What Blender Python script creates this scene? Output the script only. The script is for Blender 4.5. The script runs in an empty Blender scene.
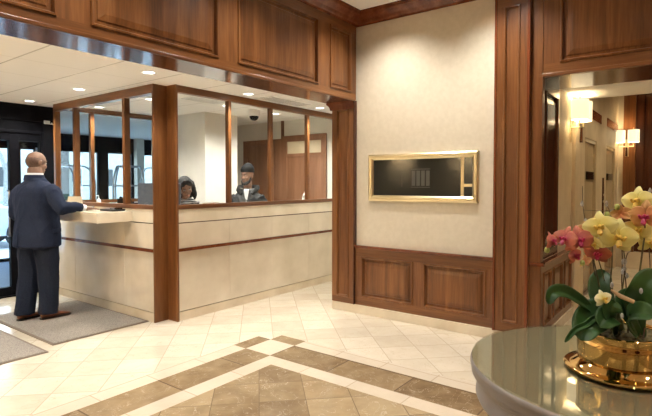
import bpy, bmesh, math, random
from mathutils import Vector, Matrix, Euler, noise
random.seed(7)
PI = math.pi
scn = bpy.context.scene
COL = scn.collection
H_CAM = 1.5
AZ = math.radians(37.18)
PITCH = math.radians(1.7)

# ------------------------------------------------------------------ materials
def new_mat(name):
    m = bpy.data.materials.new(name); m.use_nodes = True
    nt = m.node_tree; b = nt.nodes['Principled BSDF']
    return m, nt, b
class NT:
    def __init__(s, nt): s.nt = nt
    def n(s, t, **kw):
        x = s.nt.nodes.new(t)
        for k, v in kw.items():
            if k in x.inputs: x.inputs[k].default_value = v
            else: setattr(x, k, v)
        return x
    def l(s, a, b): s.nt.links.new(a, b)
    def math(s, op, a, b=None, c=None, clamp=False):
        x = s.nt.nodes.new('ShaderNodeMath'); x.operation = op; x.use_clamp = clamp
        for i, v in enumerate((a, b, c)):
            if v is None: continue
            if isinstance(v, (int, float)): x.inputs[i].default_value = v
            else: s.nt.links.new(v, x.inputs[i])
        return x.outputs[0]
    def mix(s, f, a, b):
        x = s.nt.nodes.new('ShaderNodeMix'); x.data_type = 'RGBA'
        for i, v in ((0, f), (6, a), (7, b)):
            if isinstance(v, (int, float)): x.inputs[i].default_value = v
            elif isinstance(v, tuple): x.inputs[i].default_value = (*v, 1) if len(v) == 3 else v
            else: s.nt.links.new(v, x.inputs[i])
        return x.outputs[2]
    def ramp(s, f, stops):
        x = s.nt.nodes.new('ShaderNodeValToRGB'); e = x.color_ramp.elements
        while len(e) < len(stops): e.new(0.5)
        for i, (p, c) in enumerate(stops):
            e[i].position = p; e[i].color = (*c, 1) if len(c) == 3 else c
        s.nt.links.new(f, x.inputs[0]); return x.outputs[0]
def plain(name, col, rough=0.5, metal=0.0, spec=0.5, emis=None, estr=0, sheen=0, coat=0, sss=0):
    m, nt, b = new_mat(name)
    b.inputs['Base Color'].default_value = (*col, 1)
    b.inputs['Roughness'].default_value = rough
    b.inputs['Metallic'].default_value = metal
    b.inputs['Specular IOR Level'].default_value = spec
    if emis: b.inputs['Emission Color'].default_value = (*emis, 1); b.inputs['Emission Strength'].default_value = estr
    if sheen: b.inputs['Sheen Weight'].default_value = sheen
    if coat: b.inputs['Coat Weight'].default_value = coat
    return m
def noisy(name, c1, c2, scale=20, rough=0.5, metal=0, spec=.5, bump=0.0, bscale=None, detail=4, stretch=(1,1,1), lo=.35, hi=.65, coat=0):
    m, nt, b = new_mat(name); q = NT(nt)
    tc = q.n('ShaderNodeTexCoord'); mp = q.n('ShaderNodeMapping'); mp.inputs['Scale'].default_value = stretch
    q.l(tc.outputs['Object'], mp.inputs['Vector'])
    nz = q.n('ShaderNodeTexNoise'); nz.inputs['Scale'].default_value = scale; nz.inputs['Detail'].default_value = detail
    q.l(mp.outputs[0], nz.inputs['Vector'])
    q.l(q.ramp(nz.outputs['Fac'], [(lo, c1), (hi, c2)]), b.inputs['Base Color'])
    b.inputs['Roughness'].default_value = rough; b.inputs['Metallic'].default_value = metal
    b.inputs['Specular IOR Level'].default_value = spec
    if coat: b.inputs['Coat Weight'].default_value = coat; b.inputs['Coat Roughness'].default_value = .1
    if bump:
        n2 = q.n('ShaderNodeTexNoise'); n2.inputs['Scale'].default_value = bscale or scale * 4
        q.l(tc.outputs['Object'], n2.inputs['Vector'])
        bp = q.n('ShaderNodeBump'); bp.inputs['Strength'].default_value = bump; bp.inputs['Distance'].default_value = .004
        q.l(n2.outputs['Fac'], bp.inputs['Height']); q.l(bp.outputs[0], b.inputs['Normal'])
    return m
def wood(name, dark, mid, light, rough=.32, grain=(9, 9, .55)):
    m, nt, b = new_mat(name); q = NT(nt)
    tc = q.n('ShaderNodeTexCoord'); mp = q.n('ShaderNodeMapping'); mp.inputs['Scale'].default_value = grain
    q.l(tc.outputs['Object'], mp.inputs['Vector'])
    n1 = q.n('ShaderNodeTexNoise'); n1.inputs['Scale'].default_value = 1.1; n1.inputs['Detail'].default_value = 5; n1.inputs['Distortion'].default_value = .6
    q.l(mp.outputs[0], n1.inputs['Vector'])
    n2 = q.n('ShaderNodeTexNoise'); n2.inputs['Scale'].default_value = 9; n2.inputs['Detail'].default_value = 3
    q.l(mp.outputs[0], n2.inputs['Vector'])
    f = q.math('ADD', q.math('MULTIPLY', n1.outputs['Fac'], .7), q.math('MULTIPLY', n2.outputs['Fac'], .3))
    q.l(q.ramp(f, [(.32, dark), (.5, mid), (.68, light)]), b.inputs['Base Color'])
    b.inputs['Roughness'].default_value = rough
    b.inputs['Coat Weight'].default_value = .2; b.inputs['Coat Roughness'].default_value = .12; b.inputs['Specular IOR Level'].default_value = .35
    return m
def glass(name, tint=(1, 1, 1), extra=0.0, rough=0.0):
    m = bpy.data.materials.new(name); m.use_nodes = True; nt = m.node_tree; q = NT(nt)
    for x in list(nt.nodes):
        if x.type == 'BSDF_PRINCIPLED': nt.nodes.remove(x)
    out = [x for x in nt.nodes if x.type == 'OUTPUT_MATERIAL'][0]
    t = q.n('ShaderNodeBsdfTransparent'); t.inputs[0].default_value = (*tint, 1)
    g = q.n('ShaderNodeBsdfGlossy'); g.inputs['Roughness'].default_value = rough
    ge = q.n('ShaderNodeNewGeometry'); dt = q.n('ShaderNodeVectorMath'); dt.operation = 'DOT_PRODUCT'
    q.l(ge.outputs['Normal'], dt.inputs[0]); q.l(ge.outputs['Incoming'], dt.inputs[1])
    cs = q.math('SUBTRACT', 1, q.math('ABSOLUTE', dt.outputs['Value']), clamp=True)
    f = q.math('ADD', q.math('MULTIPLY', q.math('POWER', cs, 5), .7), .008 + extra, clamp=True)
    mx = q.n('ShaderNodeMixShader'); q.l(f, mx.inputs[0]); q.l(t.outputs[0], mx.inputs[1]); q.l(g.outputs[0], mx.inputs[2])
    q.l(mx.outputs[0], out.inputs[0])
    return m
def emit(name, col, s):
    return plain(name, (0.8, .8, .8), .6, emis=col, estr=s)

W_D, W_M, W_L = (.088, .030, .0085), (.158, .060, .0185), (.245, .104, .034)
M = {}
M['wood'] = wood('cherry_wood', W_D, W_M, W_L)
M['wood_h'] = wood('cherry_wood_horizontal', W_D, W_M, W_L, grain=(.55, 9, 9))
M['wood_hy'] = wood('cherry_wood_horizontal_y', W_D, W_M, W_L, grain=(9, .55, 9))
M['wood_red'] = wood('red_cherry_wood', (.10, .025, .009), (.17, .045, .016), (.24, .075, .03), rough=.25)
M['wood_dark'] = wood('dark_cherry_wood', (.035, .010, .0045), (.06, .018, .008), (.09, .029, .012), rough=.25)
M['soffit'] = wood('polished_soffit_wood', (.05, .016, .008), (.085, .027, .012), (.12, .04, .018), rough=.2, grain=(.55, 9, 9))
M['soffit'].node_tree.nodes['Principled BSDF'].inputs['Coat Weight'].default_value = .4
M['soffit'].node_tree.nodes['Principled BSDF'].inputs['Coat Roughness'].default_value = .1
M['wallpaper'] = noisy('cream_wallpaper', (.62, .56, .44), (.66, .60, .48), 22, .75, spec=.2, bump=.2, bscale=140)
M['wall_cream'] = noisy('cream_paint', (.72, .68, .59), (.76, .72, .63), 6, .8, spec=.2)
M['wall_office'] = noisy('office_paint', (.74, .71, .64), (.78, .75, .68), 6, .8, spec=.2)
M['stone'] = noisy('beige_counter_marble', (.60, .52, .40), (.72, .645, .52), 3.2, .13, bump=0, detail=8, lo=.3, hi=.7)
M['stone_band'] = noisy('light_counter_marble', (.68, .60, .46), (.76, .685, .55), 4, .15, detail=8)
M['stone_plinth'] = noisy('cream_plinth_marble', (.60, .50, .36), (.70, .61, .46), 4, .25, detail=8)
M['marble_lobby'] = noisy('lobby_beige_marble', (.48, .39, .25), (.62, .52, .36), 2.6, .5, detail=9)
M['emperador'] = noisy('brown_base_marble', (.16, .09, .04), (.34, .22, .11), 9, .15, detail=8)
M['black'] = plain('black_satin', (.004, .004, .004), .3)
M['black_frame'] = noisy('black_metal_frame', (.003, .0032, .0045), (.006, .006, .008), 5, .45, spec=.06)
M['black_gloss'] = plain('black_glass', (.010, .010, .008), .1, spec=.25)
M['chrome'] = plain('chrome', (.75, .76, .78), .15, 1)
M['steel'] = plain('brushed_steel', (.45, .47, .50), .3, 1)
M['brass'] = noisy('polished_brass', (.66, .56, .35), (.76, .66, .44), 3, .34, metal=1, detail=2)
M['gold'] = plain('polished_gold', (.66, .43, .16), .05, 1)
M['glass'] = glass('clear_glass', (.97, .985, .98), .0)
M['glass_blue'] = glass('blue_door_glass', (.955, .985, 1.0), .015)
M['glass_top'] = glass('table_glass', (.93, .95, .92), .12)
M['white'] = plain('white_plastic', (.8, .8, .79), .4)
M['paper'] = plain('paper', (.82, .81, .77), .8)
M['lens'] = emit('lamp_lens', (1, .95, .86), 3.5)
M['shade'] = emit('lamp_shade_fabric', (1, .82, .50), .55)
M['ceil_hi'] = None
M['fabric_grey'] = noisy('mat_pile', (.20, .18, .16), (.33, .30, .265), 110, .95, spec=.1, bump=.6, bscale=300, detail=2)
M['mat_edge'] = plain('mat_rubber_edge', (.16, .12, .09), .8)
M['silver_paint'] = noisy('silver_lacquer', (.20, .182, .176), (.245, .222, .216), 6, .33, detail=2)
M['table_top'] = noisy('champagne_lacquer_top', (.29, .245, .165), (.32, .275, .19), 3, .3, detail=2)
M['suit'] = noisy('navy_suit_cloth', (.007, .012, .030), (.013, .020, .046), 120, .85, spec=.2, bump=.2, bscale=400)
M['trouser'] = noisy('dark_navy_trouser_cloth', (.008, .012, .026), (.014, .02, .038), 120, .85, spec=.2)
M['shirt'] = plain('white_shirt', (.75, .76, .8), .8)
M['skin_a'] = noisy('brown_skin', (.17, .088, .055), (.215, .115, .072), 30, .5)
M['skin_b'] = noisy('dark_brown_skin', (.20, .105, .07), (.25, .135, .09), 30, .5)
M['skin_c'] = noisy('tan_skin', (.26, .14, .09), (.32, .18, .12), 30, .5)
M['hair_crop'] = noisy('cropped_hair', (.095, .054, .037), (.14, .08, .054), 90, .7)
M['hair_black'] = noisy('black_hair', (.004, .003, .003), (.011, .008, .007), 60, .7, stretch=(1, 1, .15))
M['shoe'] = noisy('brown_leather', (.13, .04, .02), (.20, .07, .032), 20, .28)
M['sole'] = plain('dark_sole', (.02, .014, .01), .6)
M['knit'] = noisy('charcoal_knit', (.012, .012, .013), (.028, .027, .027), 150, .95, spec=.1, bump=.5, bscale=250)
M['jacket_blk'] = noisy('black_nylon', (.006, .006, .007), (.015, .015, .016), 9, .6, bump=.2, bscale=30)
M['fur'] = noisy('black_fur', (.008, .007, .006), (.02, .017, .015), 150, .95, bump=.8, bscale=200)
M['blouse'] = noisy('striped_grey_blouse', (.02, .02, .024), (.5, .5, .52), 18, .8, stretch=(.2, .2, 6), lo=.48, hi=.52)
M['eye_w'] = plain('eye_white', (.38, .35, .32), .4)
M['eye_d'] = plain('eye_dark', (.01, .007, .005), .2)
M['lip'] = plain('lips', (.28, .10, .08), .5)
M['leaf'] = noisy('orchid_leaf_green', (.014, .045, .008), (.03, .085, .016), 9, .42, spec=.35)
M['stem_g'] = noisy('orchid_stem', (.06, .045, .018), (.10, .085, .03), 40, .5)
M['twig'] = noisy('brown_twig', (.05, .028, .015), (.10, .06, .035), 60, .8)
M['catkin'] = noisy('silver_catkin', (.30, .28, .25), (.50, .48, .44), 80, .95)
M['bud'] = plain('green_bud', (.36, .40, .10), .5)
M['root'] = plain('tan_root', (.42, .27, .13), .6)
M['moss'] = noisy('brown_moss', (.045, .035, .012), (.13, .10, .035), 60, 1, bump=.8, bscale=120)
def petal(name, inner, outer, r=.05, rough=.55):
    m, nt, b = new_mat(name); q = NT(nt)
    tc = q.n('ShaderNodeTexCoord'); ln = q.n('ShaderNodeVectorMath'); ln.operation = 'LENGTH'
    q.l(tc.outputs['Object'], ln.inputs[0])
    nz = q.n('ShaderNodeTexNoise'); nz.inputs['Scale'].default_value = 60; q.l(tc.outputs['Object'], nz.inputs['Vector'])
    f = q.math('ADD', q.math('DIVIDE', ln.outputs['Value'], r), q.math('MULTIPLY', q.math('SUBTRACT', nz.outputs['Fac'], .5), .5))
    q.l(q.ramp(f, [(.15, inner), (.9, outer)]), b.inputs['Base Color'])
    b.inputs['Roughness'].default_value = rough
    b.inputs['Subsurface Weight'].default_value = 0
    return m
M['pet_yellow'] = petal('yellow_petal', (.66, .55, .10), (.80, .74, .30))
M['pet_red'] = petal('coral_petal', (.40, .06, .085), (.52, .17, .10), .045)
M['pet_orange'] = petal('orange_petal', (.52, .16, .05), (.62, .36, .13))
M['pet_white'] = petal('ivory_petal', (.60, .55, .15), (.80, .78, .52))
M['lip_mag'] = plain('magenta_lip', (.42, .015, .08), .4)
M['lip_yel'] = plain('yellow_lip', (.65, .42, .06), .4)
M['car_paint'] = plain('white_car_paint', (.75, .78, .8), .2, coat=.5)
M['tyre'] = plain('tyre_rubber', (.012, .012, .013), .8)
M['car_glass'] = plain('car_window_glass', (.02, .03, .04), .05)
M['bark'] = noisy('pale_bark', (.20, .19, .18), (.32, .31, .30), 20, .9)
M['foliage'] = noisy('pale_foliage', (.16, .26, .20), (.26, .38, .30), 8, .9)
M['grass'] = noisy('lawn', (.20, .30, .18), (.30, .42, .26), 3, .95)
M['pavement'] = noisy('pale_concrete', (.66, .68, .70), (.76, .78, .80), 2, .8)
M['vest_floor'] = noisy('slate_blue_mat', (.075, .11, .17), (.11, .15, .22), 40, .6)
M['facade_stone'] = noisy('grey_facade', (.42, .42, .44), (.52, .52, .54), 2, .8)
M['monitor'] = noisy('grey_monitor_plastic', (.10, .12, .16), (.13, .15, .19), 20, .45)
M['screen'] = plain('dark_screen', (.015, .02, .035), .1)
M['office_wood'] = wood('office_door_wood', (.17, .075, .035), (.23, .105, .052), (.29, .14, .075), rough=.35)
M['rack'] = plain('taupe_card', (.52, .42, .28), .6)
M['elev'] = noisy('elevator_door_bronze', (.42, .33, .20), (.50, .40, .25), 1.5, .25, stretch=(6, 6, .3))

def tile_floor():
    """polished cream marble laid diagonally"""
    def base(name, c1, c2, grout, p, off1, off2, diag=True, rough=.13, vein=None, var=.06):
        m, nt, b = new_mat(name); q = NT(nt)
        ge = q.n('ShaderNodeNewGeometry'); sp = q.n('ShaderNodeSeparateXYZ'); q.l(ge.outputs['Position'], sp.inputs[0])
        x, y = sp.outputs[0], sp.outputs[1]
        if diag: a = q.math('SUBTRACT', y, x); c = q.math('ADD', x, y)
        else: a, c = x, y
        a = q.math('DIVIDE', q.math('SUBTRACT', a, off1), p); c = q.math('DIVIDE', q.math('SUBTRACT', c, off2), p)
        fa = q.math('FRACT', a); fc = q.math('FRACT', c); ia = q.math('FLOOR', a); ic = q.math('FLOOR', c)
        w = .009
        ea = q.math('MINIMUM', fa, q.math('SUBTRACT', 1, fa)); ec = q.math('MINIMUM', fc, q.math('SUBTRACT', 1, fc))
        g = q.math('LESS_THAN', q.math('MINIMUM', ea, ec), w)
        cb = q.n('ShaderNodeCombineXYZ'); q.l(ia, cb.inputs[0]); q.l(ic, cb.inputs[1])
        wn = q.n('ShaderNodeTexWhiteNoise'); q.l(cb.outputs[0], wn.inputs['Vector'])
        vadd = q.n('ShaderNodeVectorMath'); vadd.operation = 'MULTIPLY_ADD'; vadd.inputs[1].default_value = (7, 7, 7)
        q.l(wn.outputs['Color'], vadd.inputs[0]); q.l(ge.outputs['Position'], vadd.inputs[2])
        nz = q.n('ShaderNodeTexNoise'); nz.inputs['Scale'].default_value = 5; nz.inputs['Detail'].default_value = 8; nz.inputs['Roughness'].default_value = .6
        q.l(vadd.outputs[0], nz.inputs['Vector'])
        f = q.math('ADD', q.math('MULTIPLY', q.math('SUBTRACT', nz.outputs['Fac'], .5), 1.6), q.math('MULTIPLY', wn.outputs['Value'], .7))
        col = q.mix(q.math('ADD', f, .15, clamp=True), c1, c2)
        nv = q.n('ShaderNodeTexNoise'); nv.inputs['Scale'].default_value = 4; nv.inputs['Detail'].default_value = 6; nv.inputs['Distortion'].default_value = 2.0
        q.l(vadd.outputs[0], nv.inputs['Vector'])
        vd = q.math('ABSOLUTE', q.math('SUBTRACT', nv.outputs['Fac'], .5))
        if vein:
            vf = q.math('MULTIPLY', q.math('LESS_THAN', vd, vein[1]), vein[2])
            col = q.mix(vf, col, vein[0])
        col = q.mix(g, col, grout)
        q.l(col, b.inputs['Base Color'])
        b.inputs['Roughness'].default_value = rough
        return m
    P = .4533
    cream = base('cream_floor_marble', (.53, .46, .355), (.64, .575, .465), (.40, .335, .25), P, -1.10, 5.235, vein=((.45, .375, .27), .005, .5), rough=.16)
    strip = base('cream_floor_strip', (.53, .45, .35), (.60, .53, .43), (.40, .33, .24), .453, 3.09, 2.955, False, vein=((.47, .38, .28), .004, .4), rough=.16)
    brown = base('brown_floor_marble_band', (.150, .098, .050), (.34, .25, .145), (.12, .08, .05), .61, 3.40, 2.95, False, vein=((.48, .40, .30), .004, .5), rough=.13)
    field = base('brown_floor_marble_field', (.185, .125, .068), (.37, .28, .165), (.16, .115, .07), P, .0, 5.66, vein=((.50, .42, .32), .005, .55), rough=.13)
    return cream, strip, brown, field
FLOOR = tile_floor()
def ceiling_mat():
    m, nt, b = new_mat('ceiling_tiles'); q = NT(nt)
    ge = q.n('ShaderNodeNewGeometry'); sp = q.n('ShaderNodeSeparateXYZ'); q.l(ge.outputs['Position'], sp.inputs[0])
    fx = q.math('FRACT', q.math('DIVIDE', q.math('SUBTRACT', sp.outputs[0], 1.75), .61))
    fy = q.math('FRACT', q.math('DIVIDE', q.math('SUBTRACT', sp.outputs[1], 3.91), .68))
    ex = q.math('MINIMUM', fx, q.math('SUBTRACT', 1, fx)); ey = q.math('MINIMUM', fy, q.math('SUBTRACT', 1, fy))
    gx = q.math('LESS_THAN', ex, .012); gy = q.math('MULTIPLY', q.math('LESS_THAN', ey, .008), .45)
    g = q.math('MAXIMUM', gx, gy)
    q.l(q.mix(g, (.88, .865, .83), (.54, .52, .48)), b.inputs['Base Color'])
    b.inputs['Roughness'].default_value = .9; b.inputs['Specular IOR Level'].default_value = .2
    bp = q.n('ShaderNodeBump'); bp.inputs['Strength'].default_value = .5; bp.inputs['Distance'].default_value = .006; bp.invert = True
    q.l(g, bp.inputs['Height']); q.l(bp.outputs[0], b.inputs['Normal'])
    return m
M['ceil_tile'] = ceiling_mat()
M['ceil_white'] = noisy('white_ceiling_paint', (.82, .79, .72), (.85, .82, .75), 4, .9, spec=.2)

# ------------------------------------------------------------------ mesh helpers
class MB:
    def __init__(s): s.v = []; s.f = []; s.mi = []; s.sm = []
    def add(s, vs, fs, mi=0, smooth=False):
        o = len(s.v); s.v += [tuple(v) for v in vs]
        for f in fs: s.f.append(tuple(i + o for i in f)); s.mi.append(mi); s.sm.append(smooth)
        return s
    def box(s, x0, x1, y0, y1, z0, z1, mi=0):
        x0, x1 = min(x0, x1), max(x0, x1); y0, y1 = min(y0, y1), max(y0, y1); z0, z1 = min(z0, z1), max(z0, z1)
        v = [(x0,y0,z0),(x1,y0,z0),(x1,y1,z0),(x0,y1,z0),(x0,y0,z1),(x1,y0,z1),(x1,y1,z1),(x0,y1,z1)]
        return s.add(v, [(0,3,2,1),(4,5,6,7),(0,1,5,4),(1,2,6,5),(2,3,7,6),(3,0,4,7)], mi)
    def mbox(s, P, u0, u1, v0, v1, w0, w1, mi=0):
        c = [P(u, v, w) for w in (w0, w1) for v in (v0, v1) for u in (u0, u1)]
        return s.add(c, [(0,1,3,2),(4,6,7,5),(0,4,5,1),(1,5,7,3),(3,7,6,2),(2,6,4,0)], mi)
    def loft(s, rings, cap=True, smooth=True, mi=0, closed=True):
        n = len(rings[0]); vs = [p for r in rings for p in r]; fs = []
        for i in range(len(rings) - 1):
            for j in range(n if closed else n - 1):
                a = i*n + j; b = i*n + (j+1) % n
                fs.append((a, b, b + n, a + n))
        s.add(vs, fs, mi, smooth)
        if cap:
            o = len(s.v) - len(vs); L = (len(rings) - 1)*n
            s.f.append(tuple(o + j for j in range(n))[::-1]); s.mi.append(mi); s.sm.append(False)
            s.f.append(tuple(o + L + j for j in range(n))); s.mi.append(mi); s.sm.append(False)
        return s
    def tube(s, path, rad, n=10, mi=0, smooth=True, cap=True, flat=None):
        path = [Vector(p) for p in path]
        if isinstance(rad, (int, float)): rad = [rad]*len(path)
        rings = []; up = None
        for i, p in enumerate(path):
            t = (path[min(i+1, len(path)-1)] - path[max(i-1, 0)]).normalized()
            if up is None:
                up = Vector((0, 0, 1)) if abs(t.z) < .9 else Vector((1, 0, 0))
            a = t.cross(up)
            if a.length < 1e-6: a = t.orthogonal()
            a.normalize(); b = a.cross(t).normalized(); up = b
            r = rad[i]; fx = flat[i] if flat else 1
            rings.append([p + a*(math.cos(2*PI*k/n)*r) + b*(math.sin(2*PI*k/n)*r*fx) for k in range(n)])
        return s.loft(rings, cap, smooth, mi)
    def lathe(s, prof, c=(0, 0, 0), n=48, mi=0, smooth=True, cap=True):
        rings = [[(c[0] + r*math.cos(2*PI*k/n), c[1] + r*math.sin(2*PI*k/n), c[2] + z) for k in range(n)] for r, z in prof]
        return s.loft(rings, cap, smooth, mi)
    def ell(s, c, r, n=14, m=10, mi=0, rot=None):
        rings = []; c = Vector(c)
        for i in range(m + 1):
            th = PI*(i + .02)/(m + .04) if 0 < i < m else (0.02 if i == 0 else PI - .02)
            ring = []
            for k in range(n):
                ph = 2*PI*k/n
                p = Vector((r[0]*math.sin(th)*math.cos(ph), r[1]*math.sin(th)*math.sin(ph), -r[2]*math.cos(th)))
                if rot: p = rot @ p
                ring.append(c + p)
            rings.append(ring)
        return s.loft(rings, True, True, mi)
    def prism(s, prof, p0, p1, ax_a, ax_b, mi=0, smooth=False):
        """extrude a closed 2-D profile (a,b) from p0 to p1"""
        A, B = Vector(ax_a), Vector(ax_b)
        r0 = [Vector(p0) + A*a + B*b for a, b in prof]; r1 = [Vector(p1) + A*a + B*b for a, b in prof]
        return s.loft([r0, r1], True, smooth, mi)
    def build(s, name, mat, parent=None, bevel=0, auto=None, solid=0, subd=0):
        me = bpy.data.meshes.new(name); me.from_pydata(s.v, [], s.f)
        for m_ in (mat if isinstance(mat, (list, tuple)) else [mat]): me.materials.append(m_)
        for p, mi, sm in zip(me.polygons, s.mi, s.sm): p.material_index = mi; p.use_smooth = sm
        bm = bmesh.new(); bm.from_mesh(me); bmesh.ops.recalc_face_normals(bm, faces=bm.faces); bm.to_mesh(me); bm.free()
        o = bpy.data.objects.new(name, me); COL.objects.link(o)
        if parent: o.parent = parent
        if not subd and not solid and any(s.sm): md = o.modifiers.new('split', 'EDGE_SPLIT'); md.split_angle = math.radians(38)
        if subd: md = o.modifiers.new('sub', 'SUBSURF'); md.levels = subd; md.render_levels = subd
        if solid: md = o.modifiers.new('solid', 'SOLIDIFY'); md.thickness = solid; md.offset = 0
        if bevel: md = o.modifiers.new('bev', 'BEVEL'); md.width = bevel; md.segments = 2; md.limit_method = 'ANGLE'; md.harden_normals = False
        return o
def tag(o, label=None, cat=None, group=None, kind=None):
    if label: o['label'] = label
    if cat: o['category'] = cat
    if group: o['group'] = group
    if kind: o['kind'] = kind
    return o
def empty(name, loc=(0, 0, 0), rz=0, label=None, cat=None, group=None, kind=None):
    o = bpy.data.objects.new(name, None); o.empty_display_size = .1; COL.objects.link(o)
    o.location = loc; o.rotation_euler = (0, 0, rz)
    return tag(o, label, cat, group, kind)
def S(o): o['kind'] = 'structure'; return o
def copy_tree(o, parent=None):
    c = o.copy(); COL.objects.link(c)
    if parent: c.parent = parent
    for ch in list(o.children): copy_tree(ch, c)
    return c
def remesh(mb, name, mat, parent=None, voxel=.008, smooth=6, fac=.5, ratio=None, wrinkle=0, ws=(9, 9, 14)):
    """one continuous skin out of overlapping lofts"""
    tmp = mb.build('tmp', mat); md = tmp.modifiers.new('r', 'REMESH'); md.mode = 'VOXEL'; md.voxel_size = voxel; md.use_smooth_shade = True
    if smooth: ms = tmp.modifiers.new('s', 'SMOOTH'); ms.iterations = smooth; ms.factor = fac
    if ratio: dc = tmp.modifiers.new('d', 'DECIMATE'); dc.ratio = ratio
    dg = bpy.context.evaluated_depsgraph_get(); dg.update()
    me = bpy.data.meshes.new_from_object(tmp.evaluated_get(dg)); me.name = name
    old = tmp.data; bpy.data.objects.remove(tmp); bpy.data.meshes.remove(old)
    me.materials.clear(); me.materials.append(mat)
    if wrinkle:
        nr = [v.normal.copy() for v in me.vertices]
        for v, n_ in zip(me.vertices, nr):
            q_ = Vector((v.co.x*ws[0], v.co.y*ws[1], v.co.z*ws[2] + 1.7*math.sin(v.co.y*9 + v.co.x*7)))
            k_ = 1 - abs(noise.noise(q_))*2.2
            v.co += n_*(wrinkle*(max(k_, 0)**2 - .35))
    for p in me.polygons: p.use_smooth = True
    o = bpy.data.objects.new(name, me); COL.objects.link(o)
    if parent: o.parent = parent
    return o
def PY(y, sgn=-1):   # wall plane Y=y; u=X, v=Z, w towards -Y
    return lambda u, v, w: (u, y + sgn*w, v)
def PX(x, sgn=-1):   # wall plane X=x; u=Y, v=Z, w towards -X
    return lambda u, v, w: (x + sgn*w, u, v)
PROF = [(0, .0), (.004, .013), (.016, .014), (.022, .004), (.026, -.018), (.034, -.019), (.050, -.017), (.056, -.010), (.100, -.002)]
PROF_FLAT = [(0, .0), (.004, .010), (.014, .011), (.020, .002), (.024, -.018), (.030, -.019)]
def raised_panel(name, P, u0, u1, v0, v1, mat, parent, prof=PROF, scale=1.0):
    mb = MB(); rings = []
    for d, w in prof:
        d *= scale
        rings.append([P(u0 + d, v0 + d, w), P(u1 - d, v0 + d, w), P(u1 - d, v1 - d, w), P(u0 + d, v1 - d, w)])
    rings.insert(0, [P(u0, v0, -.02), P(u1, v0, -.02), P(u1, v1, -.02), P(u0, v1, -.02)])
    mb.loft(rings, True, False)
    o = mb.build(name, mat, parent); tagless(o); return o
def tagless(o): return o
def panel_wall(name, P, u0, u1, v0, v1, panels, va, vb, mats, thick=.045, prof=PROF, scale=1.0, parent=None):
    """flat frame with raised panels in its openings; panels=[(ua,ub)...]"""
    mv, mh = mats
    mb = MB()
    panels = sorted(panels)
    mb.mbox(P, u0, u1, v0, va, -thick, 0, 1); mb.mbox(P, u0, u1, vb, v1, -thick, 0, 1)
    edges = [u0] + [e for p in panels for e in p] + [u1]
    for i in range(0, len(edges), 2):
        if edges[i+1] - edges[i] > 1e-4: mb.mbox(P, edges[i], edges[i+1], va, vb, -thick, 0, 0)
    mb.mbox(P, u0, u1, v0, v1, -thick - .012, -thick, 0)
    o = mb.build(name, [mv, mh], parent)
    for a, b in panels: raised_panel('raised_panel', P, a, b, va, vb, mv, o, prof, scale)
    return o
def cam_pt(x, y, Z):
    """a point Z metres into the view"""
    F = Vector((math.cos(AZ)*math.cos(PITCH), math.sin(AZ)*math.cos(PITCH), -math.sin(PITCH)))
    R = Vector((math.sin(AZ), -math.cos(AZ), 0)); U = R.cross(F)
    return Vector((0, 0, H_CAM)) + (F + R*((x - 326)/493) - U*((y - 197.6)/493))*Z
# ================================================================== THE SETTING
ZL, ZH = 2.55, 3.41
# ---- floor: one slab, marble pattern by face
def make_floor():
    xs = [-4.2, 2.94, 3.09, 3.415, 3.575, 10.4]
    ys = [-4.7, 2.80, 2.955, 3.257, 3.417, 7.2]
    xs = [-4.2, -2.5] + xs[1:]
    mb = MB()
    def which(x, y):
        if x < -2.5: return 0
        if x < 2.94 and y < 2.80: return 3
        if x < 3.09 and y < 2.955: return 1
        if x < 3.09 and y < 3.257: return 2
        if x < 3.09 and y < 3.417: return 1
        if 3.09 < x < 3.415 and y < 2.955: return 2
        if 3.09 < x < 3.415 and y < 3.257: return 4
        if 3.09 < x < 3.415 and y < 3.417: return 2
        if 3.415 < x < 3.575 and y < 2.955: return 1
        if 3.415 < x < 3.575 and y < 3.257: return 2
        if 3.415 < x < 3.575 and y < 3.417: return 0
        return 0
    n = len(xs)
    for j in range(len(ys)):
        for i in range(n): mb.v.append((xs[i], ys[j], 0))
    for j in range(len(ys) - 1):
        for i in range(n - 1):
            a = j*n + i
            mb.f.append((a, a+1, a+1+n, a+n)); mb.mi.append(which((xs[i]+xs[i+1])/2, (ys[j]+ys[j+1])/2)); mb.sm.append(False)
    # thickness below
    mb.box(-4.2, 10.4, -4.7, 7.2, -.12, -.004, 0)
    return S(mb.build('floor', [FLOOR[0], FLOOR[1], FLOOR[2], FLOOR[3], FLOOR[1]]))
make_floor()
S(MB().box(-1.6, 8.2, 7.2, 10.62, -.12, 0).build('floor', M['vest_floor']))
# ---- ceilings
S(MB().box(-4.2, 4.9, -4.7, 3.5, ZH, ZH + .1).build('ceiling', M['ceil_tile']))
S(MB().box(-1.6, 6.4, 3.5, 7.2, ZL, ZL + .1).build('ceiling', M['ceil_tile']))
S(MB().box(-1.6, 8.2, 7.2, 10.6, 2.52, 2.65).build('ceiling', M['ceil_white']))
S(MB().box(5.46, 6.4, -2.1, 1.3, 2.47, 2.60).build('ceiling', M['ceil_white']))
S(MB().box(6.4, 10.4, -2.1, 1.6, 3.30, 3.40).build('ceiling', M['ceil_white']))
# ---- cream-papered wall with the brass display
S(MB().box(4.745, 4.86, 1.25, 3.47, 0, ZH).build('wall_right', M['wallpaper']))
S(MB().box(4.86, 6.25, 3.40, 3.47, 0, ZL).build('wall_passage', M['wall_cream']))
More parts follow.
